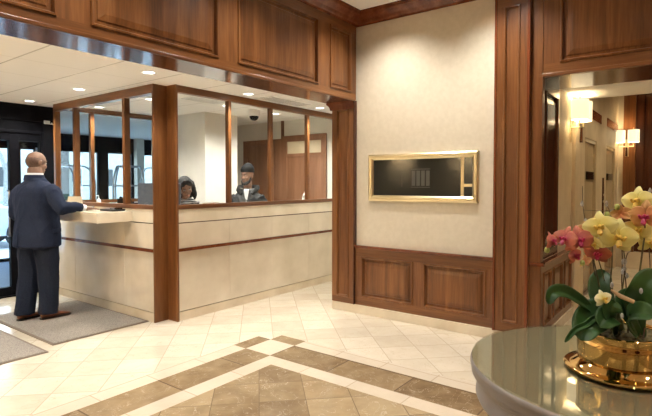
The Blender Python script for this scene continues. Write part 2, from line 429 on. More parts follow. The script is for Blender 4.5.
# room walls behind and beside the camera
S(MB().box(-4.3, -4.2, -4.7, 3.5, 0, ZH).build('wall_left', M['wood']))
S(MB().box(-4.2, 4.9, -4.8, -4.7, 0, ZH).build('wall_front', M['wood']))
S(MB().box(4.74, 4.86, -4.7, -2.0, 0, ZH).build('wall_corner', M['wall_cream']))
S(MB().box(-1.7, -1.6, 3.5, 10.6, 0, ZL + .1).build('wall_entrance', M['wall_cream']))
S(MB().box(-4.3, -1.6, 3.5, 3.6, 0, ZH).build('wall_entry', M['wall_cream']))
# ---- header beam over the entry: raised panels between stiles, polished underside
P = PY(3.15)
hdr = panel_wall('trim_1', P, -4.2, 4.72, 2.445, 3.30, [(-3.2,-2.1),(-1.9,-.85),(-.65,.30),(.50,1.43),(1.64,2.70),(2.91,4.02),(4.22,4.62)], 2.515, 3.185, (M['wood'], M['wood_h']))
S(hdr)
MB().box(-4.2, 4.72, 3.205, 3.535, 2.46, 3.41).build('beam_core', M['wood_h'], hdr)
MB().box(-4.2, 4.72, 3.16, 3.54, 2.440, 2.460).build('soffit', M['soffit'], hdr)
MB().box(-4.2, 4.70, 3.143, 3.16, 2.432, 2.458).build('edge_bead', M['wood_h'], hdr, bevel=.004)
CROWN = [(0, 0), (.012, 0), (.016, .018), (.03, .03), (.045, .055), (.075, .085), (.10, .10), (.11, .118), (.125, .122), (.125, .135), (0, .135)]
S(MB().prism(CROWN, (-4.2, 3.15, 3.275), (4.72, 3.15, 3.275), (0, -1, 0), (0, 0, 1)).build('trim_2', M['wood_red']))
S(MB().prism(CROWN, (4.745, 3.16, 3.275), (4.745, 1.556, 3.275), (-1, 0, 0), (0, 0, 1)).build('trim_3', M['wood_red']))
S(MB().prism(CROWN, (4.68, 1.556, 3.275), (4.68, -4.7, 3.275), (-1, 0, 0), (0, 0, 1)).build('trim_4', M['wood_red']))
# ---- left pilaster under the header
P = PX(4.70)
pl = panel_wall('trim_5', P, 3.165, 3.475, .10, 2.44, [(3.235, 3.415)], .17, 2.36, (M['wood'], M['wood_hy']), prof=PROF_FLAT); S(pl)
MB().box(4.757, 4.90, 3.36, 3.474, .10, 2.44).build('return_board', M['wood'], pl)
MB().box(4.69, 4.757, 3.155, 3.165, .10, 2.44).build('dark_bead', M['wood_dark'], pl)  # thin dark wood bead along the pilaster edge
# cove bracket between pilaster and soffit
MB().prism([(0, 0), (.015, 0), (.02, .02), (.035, .045), (.06, .065), (.075, .07), (.075, .09), (0, .09)], (4.68, 3.475, 2.35), (4.90, 3.475, 2.35), (0, 1, 0), (0, 0, 1)).build('cove_bracket', M['wood_red'], pl)
MB().prism([(0, 0), (.01, 0), (.014, .02), (.022, .05), (.03, .07), (.03, .09), (0, .09)], (4.70, 3.165, 2.35), (4.70, 3.475, 2.35), (-1, 0, 0), (0, 0, 1)).build('capital_moulding', M['wood_red'], pl)
# ---- wainscot under the display
P = PX(4.72)
wn = panel_wall('trim_6', P, 1.556, 3.155, .10, .765, [(1.632, 2.302), (2.418, 3.077)], .19, .662, (M['wood'], M['wood_hy']), thick=.02); S(wn)
MB().prism([(0, 0), (.012, 0), (.02, .012), (.034, .018), (.034, .032), (0, .032)], (4.725, 3.155, .755), (4.725, 1.556, .755), (-1, 0, 0), (0, 0, 1)).build('chair_rail', M['wood_red'], wn)
S(MB().box(4.703, 4.75, 1.13, 3.478, 0, .10).build('baseboard_right', M['stone_plinth'], bevel=.003))
# ---- right pilaster, floor to crown
P = PX(4.68)
pr_ = panel_wall('trim_7', P, 1.237, 1.556, .10, 3.30, [(1.325, 1.475)], .19, 3.13, (M['wood'], M['wood_hy']), prof=PROF_FLAT, thick=.06); S(pr_)
MB().box(4.66, 4.68, 1.535, 1.556, .10, 3.28).build('edge_bead', M['wood_red'], pr_, bevel=.004)
MB().box(4.66, 4.68, 1.237, 1.262, .10, 3.28).build('edge_bead', M['wood_red'], pr_, bevel=.004)
# ---- portal to the elevator hall
P = PX(4.72)
pf = panel_wall('trim_8', P, -2.0, 1.139, 2.45, 3.30, [(-1.75, -.80), (-.60, 1.0)], 2.56, 3.18, (M['wood'], M['wood_hy'])); S(pf)
MB().box(4.775, 5.45, -2.0, 1.24, 2.472, 2.60).build('soffit_core', M['wood_dark'], pf)
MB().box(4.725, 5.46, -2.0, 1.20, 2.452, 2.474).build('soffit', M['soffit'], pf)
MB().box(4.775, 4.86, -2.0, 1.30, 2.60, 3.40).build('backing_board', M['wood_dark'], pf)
MB().box(4.70, 4.722, -2.0, 1.139, 2.445, 2.475).build('edge_bead', M['wood_hy'], pf, bevel=.004)
# jamb: front board, panelled reveal, wainscot that runs on into the hall
jf = MB().box(4.712, 4.80, 1.14, 1.25, .10, 3.29).build('trim_9', M['wood']); S(jf)
P = PY(1.16)
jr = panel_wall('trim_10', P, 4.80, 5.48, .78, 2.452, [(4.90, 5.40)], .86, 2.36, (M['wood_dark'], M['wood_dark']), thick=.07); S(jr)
P = PY(1.135)
jw = panel_wall('trim_11', P, 4.722, 6.09, .10, .752, [(4.80, 5.09), (5.20, 5.57), (5.68, 6.0)], .17, .672, (M['wood'], M['wood_h']), scale=.8); S(jw)
MB().prism([(0, 0), (.012, 0), (.02, .012), (.034, .018), (.034, .032), (-.02, .032), (-.02, 0)], (4.69, 1.14, .745), (6.11, 1.14, .745), (0, -1, 0), (0, 0, 1)).build('chair_rail', M['wood_red'], jw)
MB().prism([(-.02, 0), (.012, 0), (.02, .012), (.034, .018), (.034, .032), (-.02, .032)], (4.72, 1.106, .745), (4.72, 1.235, .745), (-1, 0, 0), (0, 0, 1)).build('chair_rail', M['wood_red'], jw)
S(MB().box(4.722, 6.12, 1.12, 1.2, 0, .10).build('baseboard_portal', M['stone_plinth']))
S(MB().box(5.48, 6.13, 1.16, 1.30, 0, 2.47).build('wall_portal', M['marble_lobby']))
S(MB().box(6.13, 6.40, 1.12, 1.30, 0, 2.47).build('trim_12', M['marble_lobby'], bevel=.01))
S(MB().box(6.32, 6.40, -2.1, 1.25, 2.60, 3.36).build('wall_overdoor', M['marble_lobby']))
S(MB().box(4.72, 6.40, -2.1, -2.0, 0, 2.6).build('wall_jamb', M['wood']))
S(MB().box(6.3, 10.4, -2.2, -2.1, 0, 3.36).build('wall_hall', M['marble_lobby']))
# elevator wall (two door recesses)
def elev_wall():
    mb = MB(); Y0, Y1 = 1.18, 1.46
    segs = [(6.40, 7.03), (7.94, 8.83), (9.86, 10.2)]
    for a, b in segs: mb.box(a, b, Y0, Y1, 0, 3.36)
    for a, b in ((7.03, 7.94), (8.83, 9.86)): mb.box(a, b, Y0, Y1, 2.09, 3.36)
    return S(mb.build('wall_elevator', M['marble_lobby']))
elev_wall()
S(MB().box(6.40, 10.2, 1.46, 1.52, 0, 3.36).build('wall_shaft', M['marble_lobby']))
for i, (a, b) in enumerate(((7.03, 7.94), (8.83, 9.86))):
    d = empty('door_%d' % (i + 3), ((a + b)/2, 1.25, 0)); S(d)
    w = (b - a)/2
    MB().box(-w + .05, -.004, -.03, 0, .46, 2.04).build('door_leaf', M['elev'], d, bevel=.004)
    MB().box(.004, w - .05, -.03, 0, .46, 2.04).build('door_leaf', M['elev'], d, bevel=.004)
    MB().box(-w + .05, w - .05, -.032, 0, .02, .455).build('kick_panel', M['emperador'], d)
    fr = MB(); fr.box(-w, -w + .05, -.06, 0, 0, 2.09); fr.box(w - .05, w, -.06, 0, 0, 2.09); fr.box(-w + .05, w - .05, -.06, 0, 2.04, 2.09)
    fr.build('door_frame', M['elev'], d)
    MB().box(-w, w, -.07, 0, 0, .02).build('threshold', M['steel'], d)
# square black plates on the recess jambs' doors, slim call panel between, dark wood inlays
for i, (a, b, lab) in enumerate(((7.34, 7.90, 'square black sign plate on the nearer elevator door'), (9.16, 9.75, 'square black sign plate on the farther elevator door'))):
    p = MB().box(a, b, 1.20, 1.22, 1.545, 1.655).build('sign_plate', M['black_gloss'], bevel=.004)
    tag(p, lab, 'sign plate', 'black plates on the elevator doors')
cp = empty('call_panel', (8.52, 1.18, 1.0), 0, 'slim dark vertical call panel between the two elevator recesses', 'elevator panel')
MB().box(-.055, .055, -.012, 0, 0, .58).build('back_plate', M['wood_dark'], cp, bevel=.003)
for zz in (.22, .32): MB().lathe([(0.001, 0), (.016, 0), (.016, .006), (.001, .008)], n=16).build('call_button', M['brass'], cp).matrix_local = Matrix.Translation((0, -.012, zz)) @ Matrix.Rotation(PI/2, 4, 'X')
S(MB().box(7.42, 8.26, 1.17, 1.19, 2.365, 2.49).build('trim_13', M['wood_red']))
S(MB().box(8.84, 10.08, 1.17, 1.19, 2.385, 2.52).build('trim_14', M['wood_red']))
# end wall of the hall: marble strip, wood column, dark panelling on a marble base
S(MB().box(10.2, 10.3, -2.1, 1.2, 0, 3.36).build('wall_end', M['marble_lobby']))
S(MB().box(10.14, 10.2, 1.09, 1.18, 0, 3.30).build('trim_15', M['stone_band']))
co = MB().box(10.08, 10.2, .905, 1.09, .29, 3.10).build('trim_16', M['wood'], bevel=.006); S(co)
MB().prism([(0, 0), (.015, 0), (.02, .03), (.05, .07), (.07, .10), (.07, .14), (0, .14)], (10.08, .86, 3.10), (10.08, 1.12, 3.10), (-1, 0, 0), (0, 0, 1)).build('capital', M['wood_red'], co)
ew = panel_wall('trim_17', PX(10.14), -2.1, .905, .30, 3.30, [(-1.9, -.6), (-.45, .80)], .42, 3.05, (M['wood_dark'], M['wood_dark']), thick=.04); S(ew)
S(MB().box(10.05, 10.2, -2.1, 1.09, 0, .295).build('baseboard_hall', M['stone_plinth']))

for n_, (x, y) in enumerate(((-1.5, -.55), (-.6, -2.3))):  # added unseen columns, put there as dark stripes for the gold bowl to reflect
    o_ = MB().box(x - .28, x + .28, y - .28, y + .28, 0, ZH).build('trim_%d' % (40 + n_), M['wood_dark'], bevel=.01); S(o_)

# ================================================================== FRONT DESK
desk = empty('reception_desk', (4.6, 5.4, 0), 0, 'long L-shaped reception desk faced in beige marble with a dark wood stripe', 'reception desk')
inv = Matrix.Translation((-4.6, -5.4, 0))
def part(mb, name, mat, par, inv=inv, **kw):
    mb.v = [tuple(inv @ Vector(v)) for v in mb.v]
    return mb.build(name, mat, par, **kw)
XR = 6.24
joints = [3.26, 3.99, 4.72, 5.48, XR]
for z0, z1, nm in ((.105, .755, 'lower_slab'), (.79, 1.060, 'upper_slab')):
    for a, b in zip(joints[:-1], joints[1:]): part(MB().box(a + .0012, b - .0012, 4.47, 4.50, z0, z1), nm, M['stone'], desk, bevel=.0015)
lj = [4.645, 5.21, 6.36, 6.91]
for z0, z1, nm in ((.105, .755, 'lower_slab'), (.79, 1.060, 'upper_slab')):
    for a, b in zip(lj[:-1], lj[1:]): part(MB().box(3.07, 3.10, a + .0012, b - .0012, z0, z1), nm, M['stone'], desk, bevel=.0015)
part(MB().box(3.26, XR, 4.472, 4.52, 0, .098), 'plinth', M['stone_plinth'], desk)
part(MB().box(3.072, 3.12, 4.645, 6.91, 0, .098), 'plinth', M['stone_plinth'], desk)
part(MB().box(3.26, XR, 4.47, 4.52, 1.070, 1.215), 'top_band', M['stone_band'], desk, bevel=.004)
part(MB().box(3.07, 3.12, 4.645, 6.91, 1.070, 1.215), 'top_band', M['stone_band'], desk, bevel=.004)
b_ = MB(); b_.box(3.26, XR, 4.455, 4.50, .757, .770); b_.box(3.26, XR, 4.462, 4.50, .770, .788)
part(b_, 'wood_stripe', M['wood_red'], desk)
b_ = MB(); b_.box(3.055, 3.10, 4.645, 6.91, .757, .770); b_.box(3.062, 3.10, 4.645, 6.91, .770, .788)
part(b_, 'wood_stripe', M['wood_red'], desk)
core = MB(); core.box(3.262, XR, 4.495, 4.56, .02, 1.2); core.box(3.095, 3.16, 4.646, 6.90, .02, 1.2); core.box(3.16, 4.72, 6.84, 6.91, 0, 1.2)
part(core, 'core', M['wood_dark'], desk)
part(MB().box(2.66, 3.07, 5.04, 6.42, 1.072, 1.186), 'transaction_shelf', M['stone_band'], desk, bevel=.004)
ws = MB(); ws.box(3.56, 6.2, 4.57, 4.95, .91, .95); ws.box(3.17, 3.56, 4.66, 6.83, .91, .95); ws.box(3.16, 3.24, 4.75, 6.84, 1.19, 1.2)
part(ws, 'work_surface', M['stone_band'], desk)
cbx = MB(); cbx.box(3.2, 3.5, 4.8, 6.8, 0, .91); cbx.box(3.6, 6.1, 4.58, 4.85, 0, .91)
part(cbx, 'cabinet', M['office_wood'], desk)
# corner post with its notch, sills, rails and mullions of the glazed screen
scr = empty('glazed_screen', (4.6, 5.4, 0), 0, 'cherry wood framed glass screen standing on the marble reception desk', 'glass screen')
cp_ = MB(); cp_.box(3.066, 3.26, 4.622, 4.645, 0, ZL); cp_.box(3.233, 3.26, 4.458, 4.622, 0, ZL)
part(cp_, 'corner_post', M['wood'], scr, bevel=.004)
part(MB().box(3.26, XR, 4.462, 4.545, 1.216, 1.262), 'sill', M['wood_h'], scr, bevel=.004)
part(MB().box(3.26, XR, 4.47, 4.54, 2.474, ZL), 'top_rail', M['wood_h'], scr, bevel=.003)
for a in (3.98, 4.70, 5.46): part(MB().box(a, a + .045, 4.472, 4.53, 1.262, 2.474), 'mullion', M['wood'], scr, bevel=.003)
part(MB().box(3.062, 3.145, 4.645, 6.91, 1.216, 1.262), 'sill', M['wood_hy'], scr, bevel=.004)
part(MB().box(3.07, 3.14, 4.645, 6.91, 2.455, ZL), 'top_rail', M['wood_hy'], scr, bevel=.003)
for a in (5.18, 6.33): part(MB().box(3.07, 3.14, a, a + .05, 1.262, 2.455), 'mullion', M['wood'], scr, bevel=.003)
part(MB().box(3.07, 3.14, 6.855, 6.91, 0, 2.455), 'end_post', M['wood'], scr, bevel=.003)
part(MB().box(3.14, 4.73, 6.85, 6.91, 1.216, 1.262), 'sill', M['wood_h'], scr)
part(MB().box(3.14, 4.73, 6.85, 6.91, 2.48, ZL), 'top_rail', M['wood_h'], scr)
part(MB().box(3.55, 3.60, 6.85, 6.91, 1.262, 2.48), 'mullion', M['wood'], scr)
for a, b in ((3.26, 3.98), (4.025, 4.70), (4.745, 5.46), (5.505, XR)): part(MB().box(a, b, 4.498, 4.504, 1.262, 2.474), 'glass_pane', M['glass'], scr)
for a, b in ((4.645, 5.18), (5.23, 6.33), (6.38, 6.855)): part(MB().box(3.102, 3.108, a, b, 1.262, 2.455), 'glass_pane', M['glass'], scr)
for a, b in ((3.14, 3.55), (3.60, 4.73)): part(MB().box(a, b, 6.878, 6.884, 1.262, 2.48), 'glass_pane', M['glass'], scr)

# ---- the office behind it
S(MB().box(4.735, 5.37, 5.83, 7.19, 0, ZL).build('wall_office', M['wall_office']))
S(MB().box(5.37, 6.40, 7.0, 7.19, 0, ZL).build('wall_back', M['wall_office']))
S(MB().box(6.25, 6.40, 3.4, 7.0, 0, ZL).build('wall_side', M['wall_office']))
S(MB().box(6.235, 6.25, 5.66, 5.86, 0, 2.25).build('trim_18', M['office_wood']))
P = PX(6.25)
def office_door(n, y0, y1, ztop, transom):
    d = empty('door_%d' % n, (6.25, (y0 + y1)/2, 0)); S(d)
    h = (y1 - y0)/2; fw = .10
    fr = MB(); fr.box(-.03, 0, -h, -h + fw, 0, ztop); fr.box(-.03, 0, h - fw, h, 0, ztop); fr.box(-.03, 0, -h + fw, h - fw, ztop - fw, ztop)
    dtop = ztop - fw
    if transom:
        fr.box(-.03, 0, -h + fw, h - fw, 1.93, 1.99); dtop = 1.93
        MB().box(-.008, 0, -h + fw, h - fw, 1.99, ztop - fw).build('transom_pane', M['marble_lobby'], d)
    fr.build('door_frame', M['office_wood'], d, bevel=.004)
    MB().box(-.015, 0, -h + fw, h - fw, 0, dtop).build('door_leaf', M['office_wood'], d)
    hd = MB(); hd.tube([(-.015, h - fw - .07, 1.0), (-.055, h - fw - .07, 1.0), (-.055, h - fw - .17, 1.0)], .009); hd.build('handle', M['steel'], d)
    return d
office_door(1, 5.86, 6.60, 2.25, False)
office_door(2, 4.72, 5.65, 2.29, True)
S(MB().box(6.225, 6.25, 5.63, 5.68, 0, ZL).build('trim_19', M['office_wood']))

# ================================================================== ENTRANCE FRONT, VESTIBULE, STREET
fa = empty('wall_facade', (2.0, 7.2, 0)); S(fa); iv = Matrix.Translation((-2.0, -7.2, 0))
part(MB().box(-1.6, 3.2, 7.22, 7.36, 2.20, 2.55), 'header', M['black_frame'], fa, iv)
part(MB().box(-1.6, 3.2, 7.195, 7.22, 2.335, 2.55), 'upper_fascia', M['black_frame'], fa, iv)
part(MB().box(3.065, 3.2, 7.195, 7.36, 0, 2.335), 'jamb_panel', M['black_frame'], fa, iv)
sp = MB(); sp.box(3.045, 3.065, 7.20, 7.34, .0, 2.20); sp.box(-1.6, 3.045, 7.20, 7.34, 2.165, 2.20)
part(sp, 'frame_edge', M['black_frame'], fa, iv, bevel=.004)
S(MB().box(3.2, 4.74, 7.19, 7.20, 2.52, 2.56).build('trim_20', M['wood_h']))
dr = empty('door_5', (2.16, 7.26, 0)); S(dr); iv = Matrix.Translation((-2.16, -7.26, 0))
fr = MB(); fr.box(2.65, 2.77, 7.22, 7.29, .02, 2.165); fr.box(1.55, 1.65, 7.22, 7.29, .02, 2.165); fr.box(1.65, 2.65, 7.22, 7.29, .02, .13); fr.box(1.65, 2.65, 7.22, 7.29, 2.06, 2.165)
part(fr, 'door_frame', M['black_frame'], dr, iv, bevel=.004)
part(MB().box(1.65, 2.65, 7.252, 7.258, .13, 2.06), 'glass_pane', M['glass_blue'], dr, iv)
hb = MB(); hb.tube([(2.62, 7.22, .8), (2.62, 7.17, .8), (2.62, 7.17, 1.4), (2.62, 7.22, 1.4)], .012)
part(hb, 'pull_handle', M['steel'], dr, iv)
wd = empty('window_1', (2.9, 7.26, 0)); S(wd); iv = Matrix.Translation((-2.9, -7.26, 0))
fr = MB(); fr.box(2.77, 3.045, 7.22, 7.29, .0, .10); fr.box(3.025, 3.045, 7.22, 7.29, .1, 2.165); fr.box(2.77, 3.025, 7.22, 7.29, 2.06, 2.165)
part(fr, 'window_frame', M['black_frame'], wd, iv)
part(MB().box(2.77, 3.025, 7.252, 7.258, .10, 2.06), 'glass_pane', M['glass_blue'], wd, iv)
for i, (a, b) in enumerate(((.4, 1.55), (-1.6, .4))):
    w2 = empty('window_%d' % (i + 2), ((a + b)/2, 7.26, 0)); S(w2); iv = Matrix.Translation((-(a + b)/2, -7.26, 0))
    fr = MB(); fr.box(a, b, 7.22, 7.29, 0, .1); fr.box(a, b, 7.22, 7.29, 2.06, 2.165); fr.box(a, a + .08, 7.22, 7.29, .1, 2.06)
    part(fr, 'window_frame', M['black_frame'], w2, iv)
    part(MB().box(a + .08, b, 7.252, 7.258, .1, 2.06), 'glass_pane', M['glass_blue'], w2, iv)
S(MB().box(-1.6, 3.2, 7.19, 7.34, 0, .02).build('trim_21', M['black_frame']))
# outer front: black header, piers and glazing, seen through the inner front
S(MB().box(-1.6, 8.2, 10.5, 10.62, 2.20, 2.56).build('wall_outer', M['black_frame']))
for i, (a, b, mk) in enumerate(((-1.6, .9, 'black_frame'), (2.0, 2.1, 'black_frame'), (3.87, 4.04, 'black_frame'), (4.33, 4.48, 'facade_stone'), (4.48, 4.95, 'black_frame'), (5.62, 5.82, 'black_frame'), (6.43, 6.45, 'black_frame'), (7.0, 7.1, 'black_frame'), (7.9, 8.2, 'black_frame'))):
    S(MB().box(a, b, 10.5, 10.62, 0, 2.20).build('trim_%d' % (22 + i), M[mk]))
S(MB().box(6.45, 6.63, 10.36, 10.56, 0, 2.52).build('trim_31', M['wall_cream']))
for i, (a, b) in enumerate(((.9, 2.0), (2.1, 3.87), (4.04, 4.33), (4.95, 5.62), (5.82, 6.43), (6.63, 7.0), (7.1, 7.9))):
    w2 = empty('window_%d' % (i + 4), ((a + b)/2, 10.55, 0)); S(w2); iv = Matrix.Translation((-(a + b)/2, -10.55, 0))
    fr = MB(); fr.box(a, b, 10.52, 10.58, 0, .06); fr.box(a, a + .02, 10.52, 10.58, .06, 2.2); fr.box(b - .02, b, 10.52, 10.58, .06, 2.2); fr.box(a + .02, b - .02, 10.52, 10.58, 2.16, 2.2)
    part(fr, 'window_frame', M['black_frame'], w2, iv)
    part(MB().box(a + .02, b - .02, 10.547, 10.553, .06, 2.16), 'glass_pane', M['glass_blue'], w2, iv)
S(MB().box(8.1, 8.2, 7.2, 10.5, 0, 2.56).build('wall_vestibule', M['facade_stone']))
S(MB().box(5.3, 8.2, 7.19, 7.3, 0, 2.56).build('wall_partition', M['wall_office']))
# street
S(MB().box(-30, 50, 10.62, 19, -.12, -.02).build('ground', M['pavement']))
S(MB().box(-30, 50, 19, 70, -.12, -.01).build('ground', M['grass']))
def car():
    c = empty('car', (3.6, 13.6, -.02), 0, 'white car parked on the pavement outside the glass entrance doors', 'car')
    # side silhouette (x forward), lofted across y with tumblehome
    prof = [(-2.25,.35),(-2.3,.62),(-2.2,.92),(-1.75,1.0),(-1.15,1.38),(-.7,1.46),(.1,1.44),(.55,1.28),(1.0,.98),(1.75,.90),(2.15,.74),(2.22,.45),(2.15,.28)]
    rings = []
    for y, s in ((-.86, .93), (-.84, .985), (-.6, 1.0), (.6, 1.0), (.84, .985), (.86, .93)):
        rings.append([(x*(1 if s > .95 else .985), y*(.82 if z > 1.05 else 1), .3 + (z - .3)*s) for x, z in prof])
    body = MB().loft(rings, True, False).build('body', M['car_paint'], c, bevel=.03)
    MB().loft([[(x, y*.99, z) for x, z in ((-1.2,1.02),(-.95,1.33),(-.6,1.39),(.05,1.37),(.45,1.22),(.8,1.0))] for y in (-.79, .79)], True, False).build('side_windows', M['car_glass'], c)
    for x in (-1.4, 1.32):
        for y in (-.80, .80):
            w = MB().lathe([(.20,-.10),(.31,-.11),(.335,-.07),(.335,.07),(.31,.11),(.20,.10)], n=32, cap=False)
            w.v = [(x + a, y + z, .335 + b) for a, b, z in w.v]
            wo = w.build('wheel', M['tyre'], c)
            h = MB()
            sy = -1 if y < 0 else 1
            for k in range(10):
                t = 2*PI*k/10
                h.tube([(x + .03*math.cos(t), y + sy*.09, .335 + .03*math.sin(t)), (x + .215*math.cos(t), y + sy*.085, .335 + .215*math.sin(t))], .016, 6)
            h.lathe([(.20,-.02),(.225,-.02),(.225,.02),(.20,.02)], n=32, cap=False)
            n0 = len(h.v) - 32*4
            h.v = h.v[:n0] + [(x + a, y + sy*.085 + z, .335 + b) for a, b, z in h.v[n0:]]
            h.build('rim', M['chrome'], wo)
    MB().box(2.0, 2.2, -.8, -.5, .62, .74).build('headlight', M['chrome'], c, bevel=.02)
    MB().tube([(.55, -.86, 1.0), (.55, -1.0, 1.02)], .05, 8).build('wing_mirror', M['car_paint'], c)
car()
def tree(x, y, h, seed, label):
    rnd = random.Random(seed)
    t = empty('street_tree', (x, y, 0), 0, label, 'tree', 'trees across the street')
    mb = MB(); tips = []
    def grow(p, d, L, r, k):
        q = p + d*L
        mb.tube([p, (p + q)/2 + Vector((rnd.uniform(-.05, .05), rnd.uniform(-.05, .05), 0))*L, q], [r, r*.8, r*.62], 6)
        if k == 0: tips.append(q); return
        for i in range(3 if k > 1 else 2):
            e = (d + Vector((rnd.uniform(-.75, .75), rnd.uniform(-.75, .75), rnd.uniform(-.1, .45)))).normalized()
            grow(q, e, L*rnd.uniform(.62, .8), r*.58, k - 1)
    grow(Vector((0, 0, 0)), Vector((0, 0, 1)), h*.32, .14, 4)
    mb.build('trunk', M['bark'], t)
    lf = MB()
    for p in tips:
        for i in range(6):
            c = p + Vector((rnd.gauss(0, .35), rnd.gauss(0, .35), rnd.gauss(0, .3))); a = Vector((rnd.gauss(0, 1), rnd.gauss(0, 1), rnd.gauss(0, 1))).normalized()*.10; b = a.orthogonal().normalized()*.06
            lf.add([c - a, c + b, c + a, c - b], [(0, 1, 2, 3)])
    lf.build('foliage', M['foliage'], t)
for i, (x, y, h, lab) in enumerate(((7.6, 21, 6, 'bare pale street tree seen through the entrance doors'), (11.4, 24, 6, 'thin-leaved street tree seen through the left pane of the desk screen'), (15.2, 21.5, 6.5, 'wide street tree seen through the middle pane of the desk screen'), (19.2, 25, 6, 'smaller street tree seen beside the corner post of the desk screen'))):
    tree(x, y, h, 11 + i, lab)
bd = empty('street_building', (16, 45, 0), 0, 'pale low building far across the street behind the trees', 'building')
MB().box(-30, 26, 0, 8, 0, 6.5).build('wall', M['facade_stone'], bd)
for k in range(18): MB().box(-28 + k*3, -26.6 + k*3, -.03, 0, 1.2, 2.8).build('window', M['car_glass'], bd)
MB().box(-30.3, 26.3, -.4, 8.3, 6.5, 6.9).build('roof', M['pavement'], bd)
# ================================================================== FIXTURES AND LOOSE THINGS
def downlight(x, y, z, label, group, watts=0, ang=110, tint=(1, .955, .88), r=.066):
    d = empty('recessed_downlight', (x, y, z), 0, label, 'ceiling light', group)
    MB().lathe([(r - .012, -.001), (r + .012, -.001), (r + .014, -.005), (r + .004, -.009), (r - .012, -.006), (r - .012, -.001)], n=28, cap=False).build('trim_ring', M['white'], d)
    MB().lathe([(.001, -.003), (r - .012, -.003), (r - .012, -.0012), (.001, -.0012)], n=28).build('lens', M['lens'], d)
    if watts:
        l = bpy.data.lights.new('downlight_lamp', 'SPOT'); l.energy = watts; l.spot_size = math.radians(ang); l.spot_blend = .9; l.color = tint; l.shadow_soft_size = .06
        o = bpy.data.objects.new('downlight_lamp', l); COL.objects.link(o); o.parent = d; o.location = (0, 0, -.03)
    return d
G1 = 'downlights in the low entry ceiling'; G2 = 'downlights in the front desk office ceiling'; G3 = 'downlights in the high lobby ceiling'
for x, y, lab in ((2.757, 6.85, 'farthest round downlight, just before the black entrance header'), (2.746, 5.545, 'round downlight in the low ceiling, second from the black entrance header'), (2.734, 4.18, 'round downlight in the low ceiling just in front of the corner post'),
                  (4.10, 4.255, 'round downlight in the low ceiling left of the slotted air vent'), (5.46, 4.246, 'round downlight in the low ceiling right of the slotted air vent'),
                  (1.35, 4.20, 'unseen'), (1.35, 5.55, 'unseen'), (0.0, 4.9, 'unseen'), (1.35, 6.7, 'unseen')):  # the unseen entries are extra lamps added to brighten the entry
    if lab == 'unseen': lab = 'added unseen round downlight in the low ceiling, brightening the entry'
    downlight(x, y, ZL, lab, G1, 44, 140)
for x, y, lab in ((3.56, 6.64, 'round downlight behind the second pane left of the corner post'), (3.61, 5.50, 'round downlight behind the pane just left of the corner post'), (5.50, 5.13, 'round office downlight above the wooden door behind the third pane'), (4.54, 5.13, 'round office downlight at the second mullion, left of the dome camera')):
    downlight(x, y, ZL, lab, G2, 55, 150)
for x, y in ((4.18, 2.60), (4.18, 1.45), (2.9, 2.55), (1.5, 2.55), (.1, 2.55), (-1.5, 2.4), (2.6, .6), (1.0, .6), (-.8, .4), (2.8, -1.2), (1.0, -1.4), (-.8, -1.6), (3.9, -.3), (-2.6, -.5), (1, -3.4), (-2, -3)):  # wall and fascia scallops imply the nearest; the others are added for brightness
    w = 60 if (x, y) in ((4.18, 2.60), (4.18, 1.45)) else 50 if y in (2.55, 2.4) else 34
    downlight(x, y, ZH, 'unseen round downlight brightening the lobby from its high ceiling', G3, w, 85 if w == 70 else 130)
for x, y in ((5.95, .2), (5.95, -1.0)): downlight(x, y, 2.47, 'added unseen round downlight brightening the portal of the elevator hall', 'added downlights in the portal ceiling', 4, 140, (1, .80, .52))  # unseen lamps added to brighten the portal
for x, y in ((7.4, .2), (9.2, .2), (8.3, -1.2)): downlight(x, y, 3.30, 'added unseen round downlight brightening the elevator hall', 'added downlights in the elevator hall', 42, 140, (1, .80, .52))  # unseen lamps added to brighten the hall
# slotted air vents
def vent(x, y, z, w, d, label, n, mat='white'):
    v = empty('air_vent', (x, y, z), 0, label, 'air vent')
    f = MB(); f.box(-w, w, -d, -d + .02, -.005, 0); f.box(-w, w, d - .02, d, -.008, 0); f.box(-w, -w + .02, -d, d, -.008, 0); f.box(w - .02, w, -d, d, -.008, 0)
    f.build('frame', M[mat], v)
    for k in range(n):
        yy = -d + .02 + (2*d - .04)*(k + .5)/n
        s_ = MB().box(-w + .02, w - .02, yy - .010, yy + .010, -.003, -.001).build('slat', M[mat], v)
    MB().box(-w + .02, w - .02, -d + .02, d - .02, -.0009, 0).build('backing', M['black'], v)
vent(4.76, 4.28, ZL, .38, .15, 'long cream slotted air vent in the low ceiling between two downlights', 6, 'ceil_tile')
vent(4.08, 5.05, ZL, .27, .10, 'dark slotted air vent in the office ceiling above the dark-haired woman', 5)
# dome camera
dc = empty('dome_camera', (5.056, 5.136, ZL), 0, 'white dome security camera with black dome under the office ceiling', 'security camera')
MB().lathe([(.001, 0), (.082, 0), (.086, -.03), (.084, -.075), (.074, -.09), (.001, -.09)]).build('housing', M['white'], dc)
MB().lathe([(.066, -.088), (.064, -.11), (.05, -.135), (.028, -.150), (.001, -.154)]).build('dome', M['black_gloss'], dc)
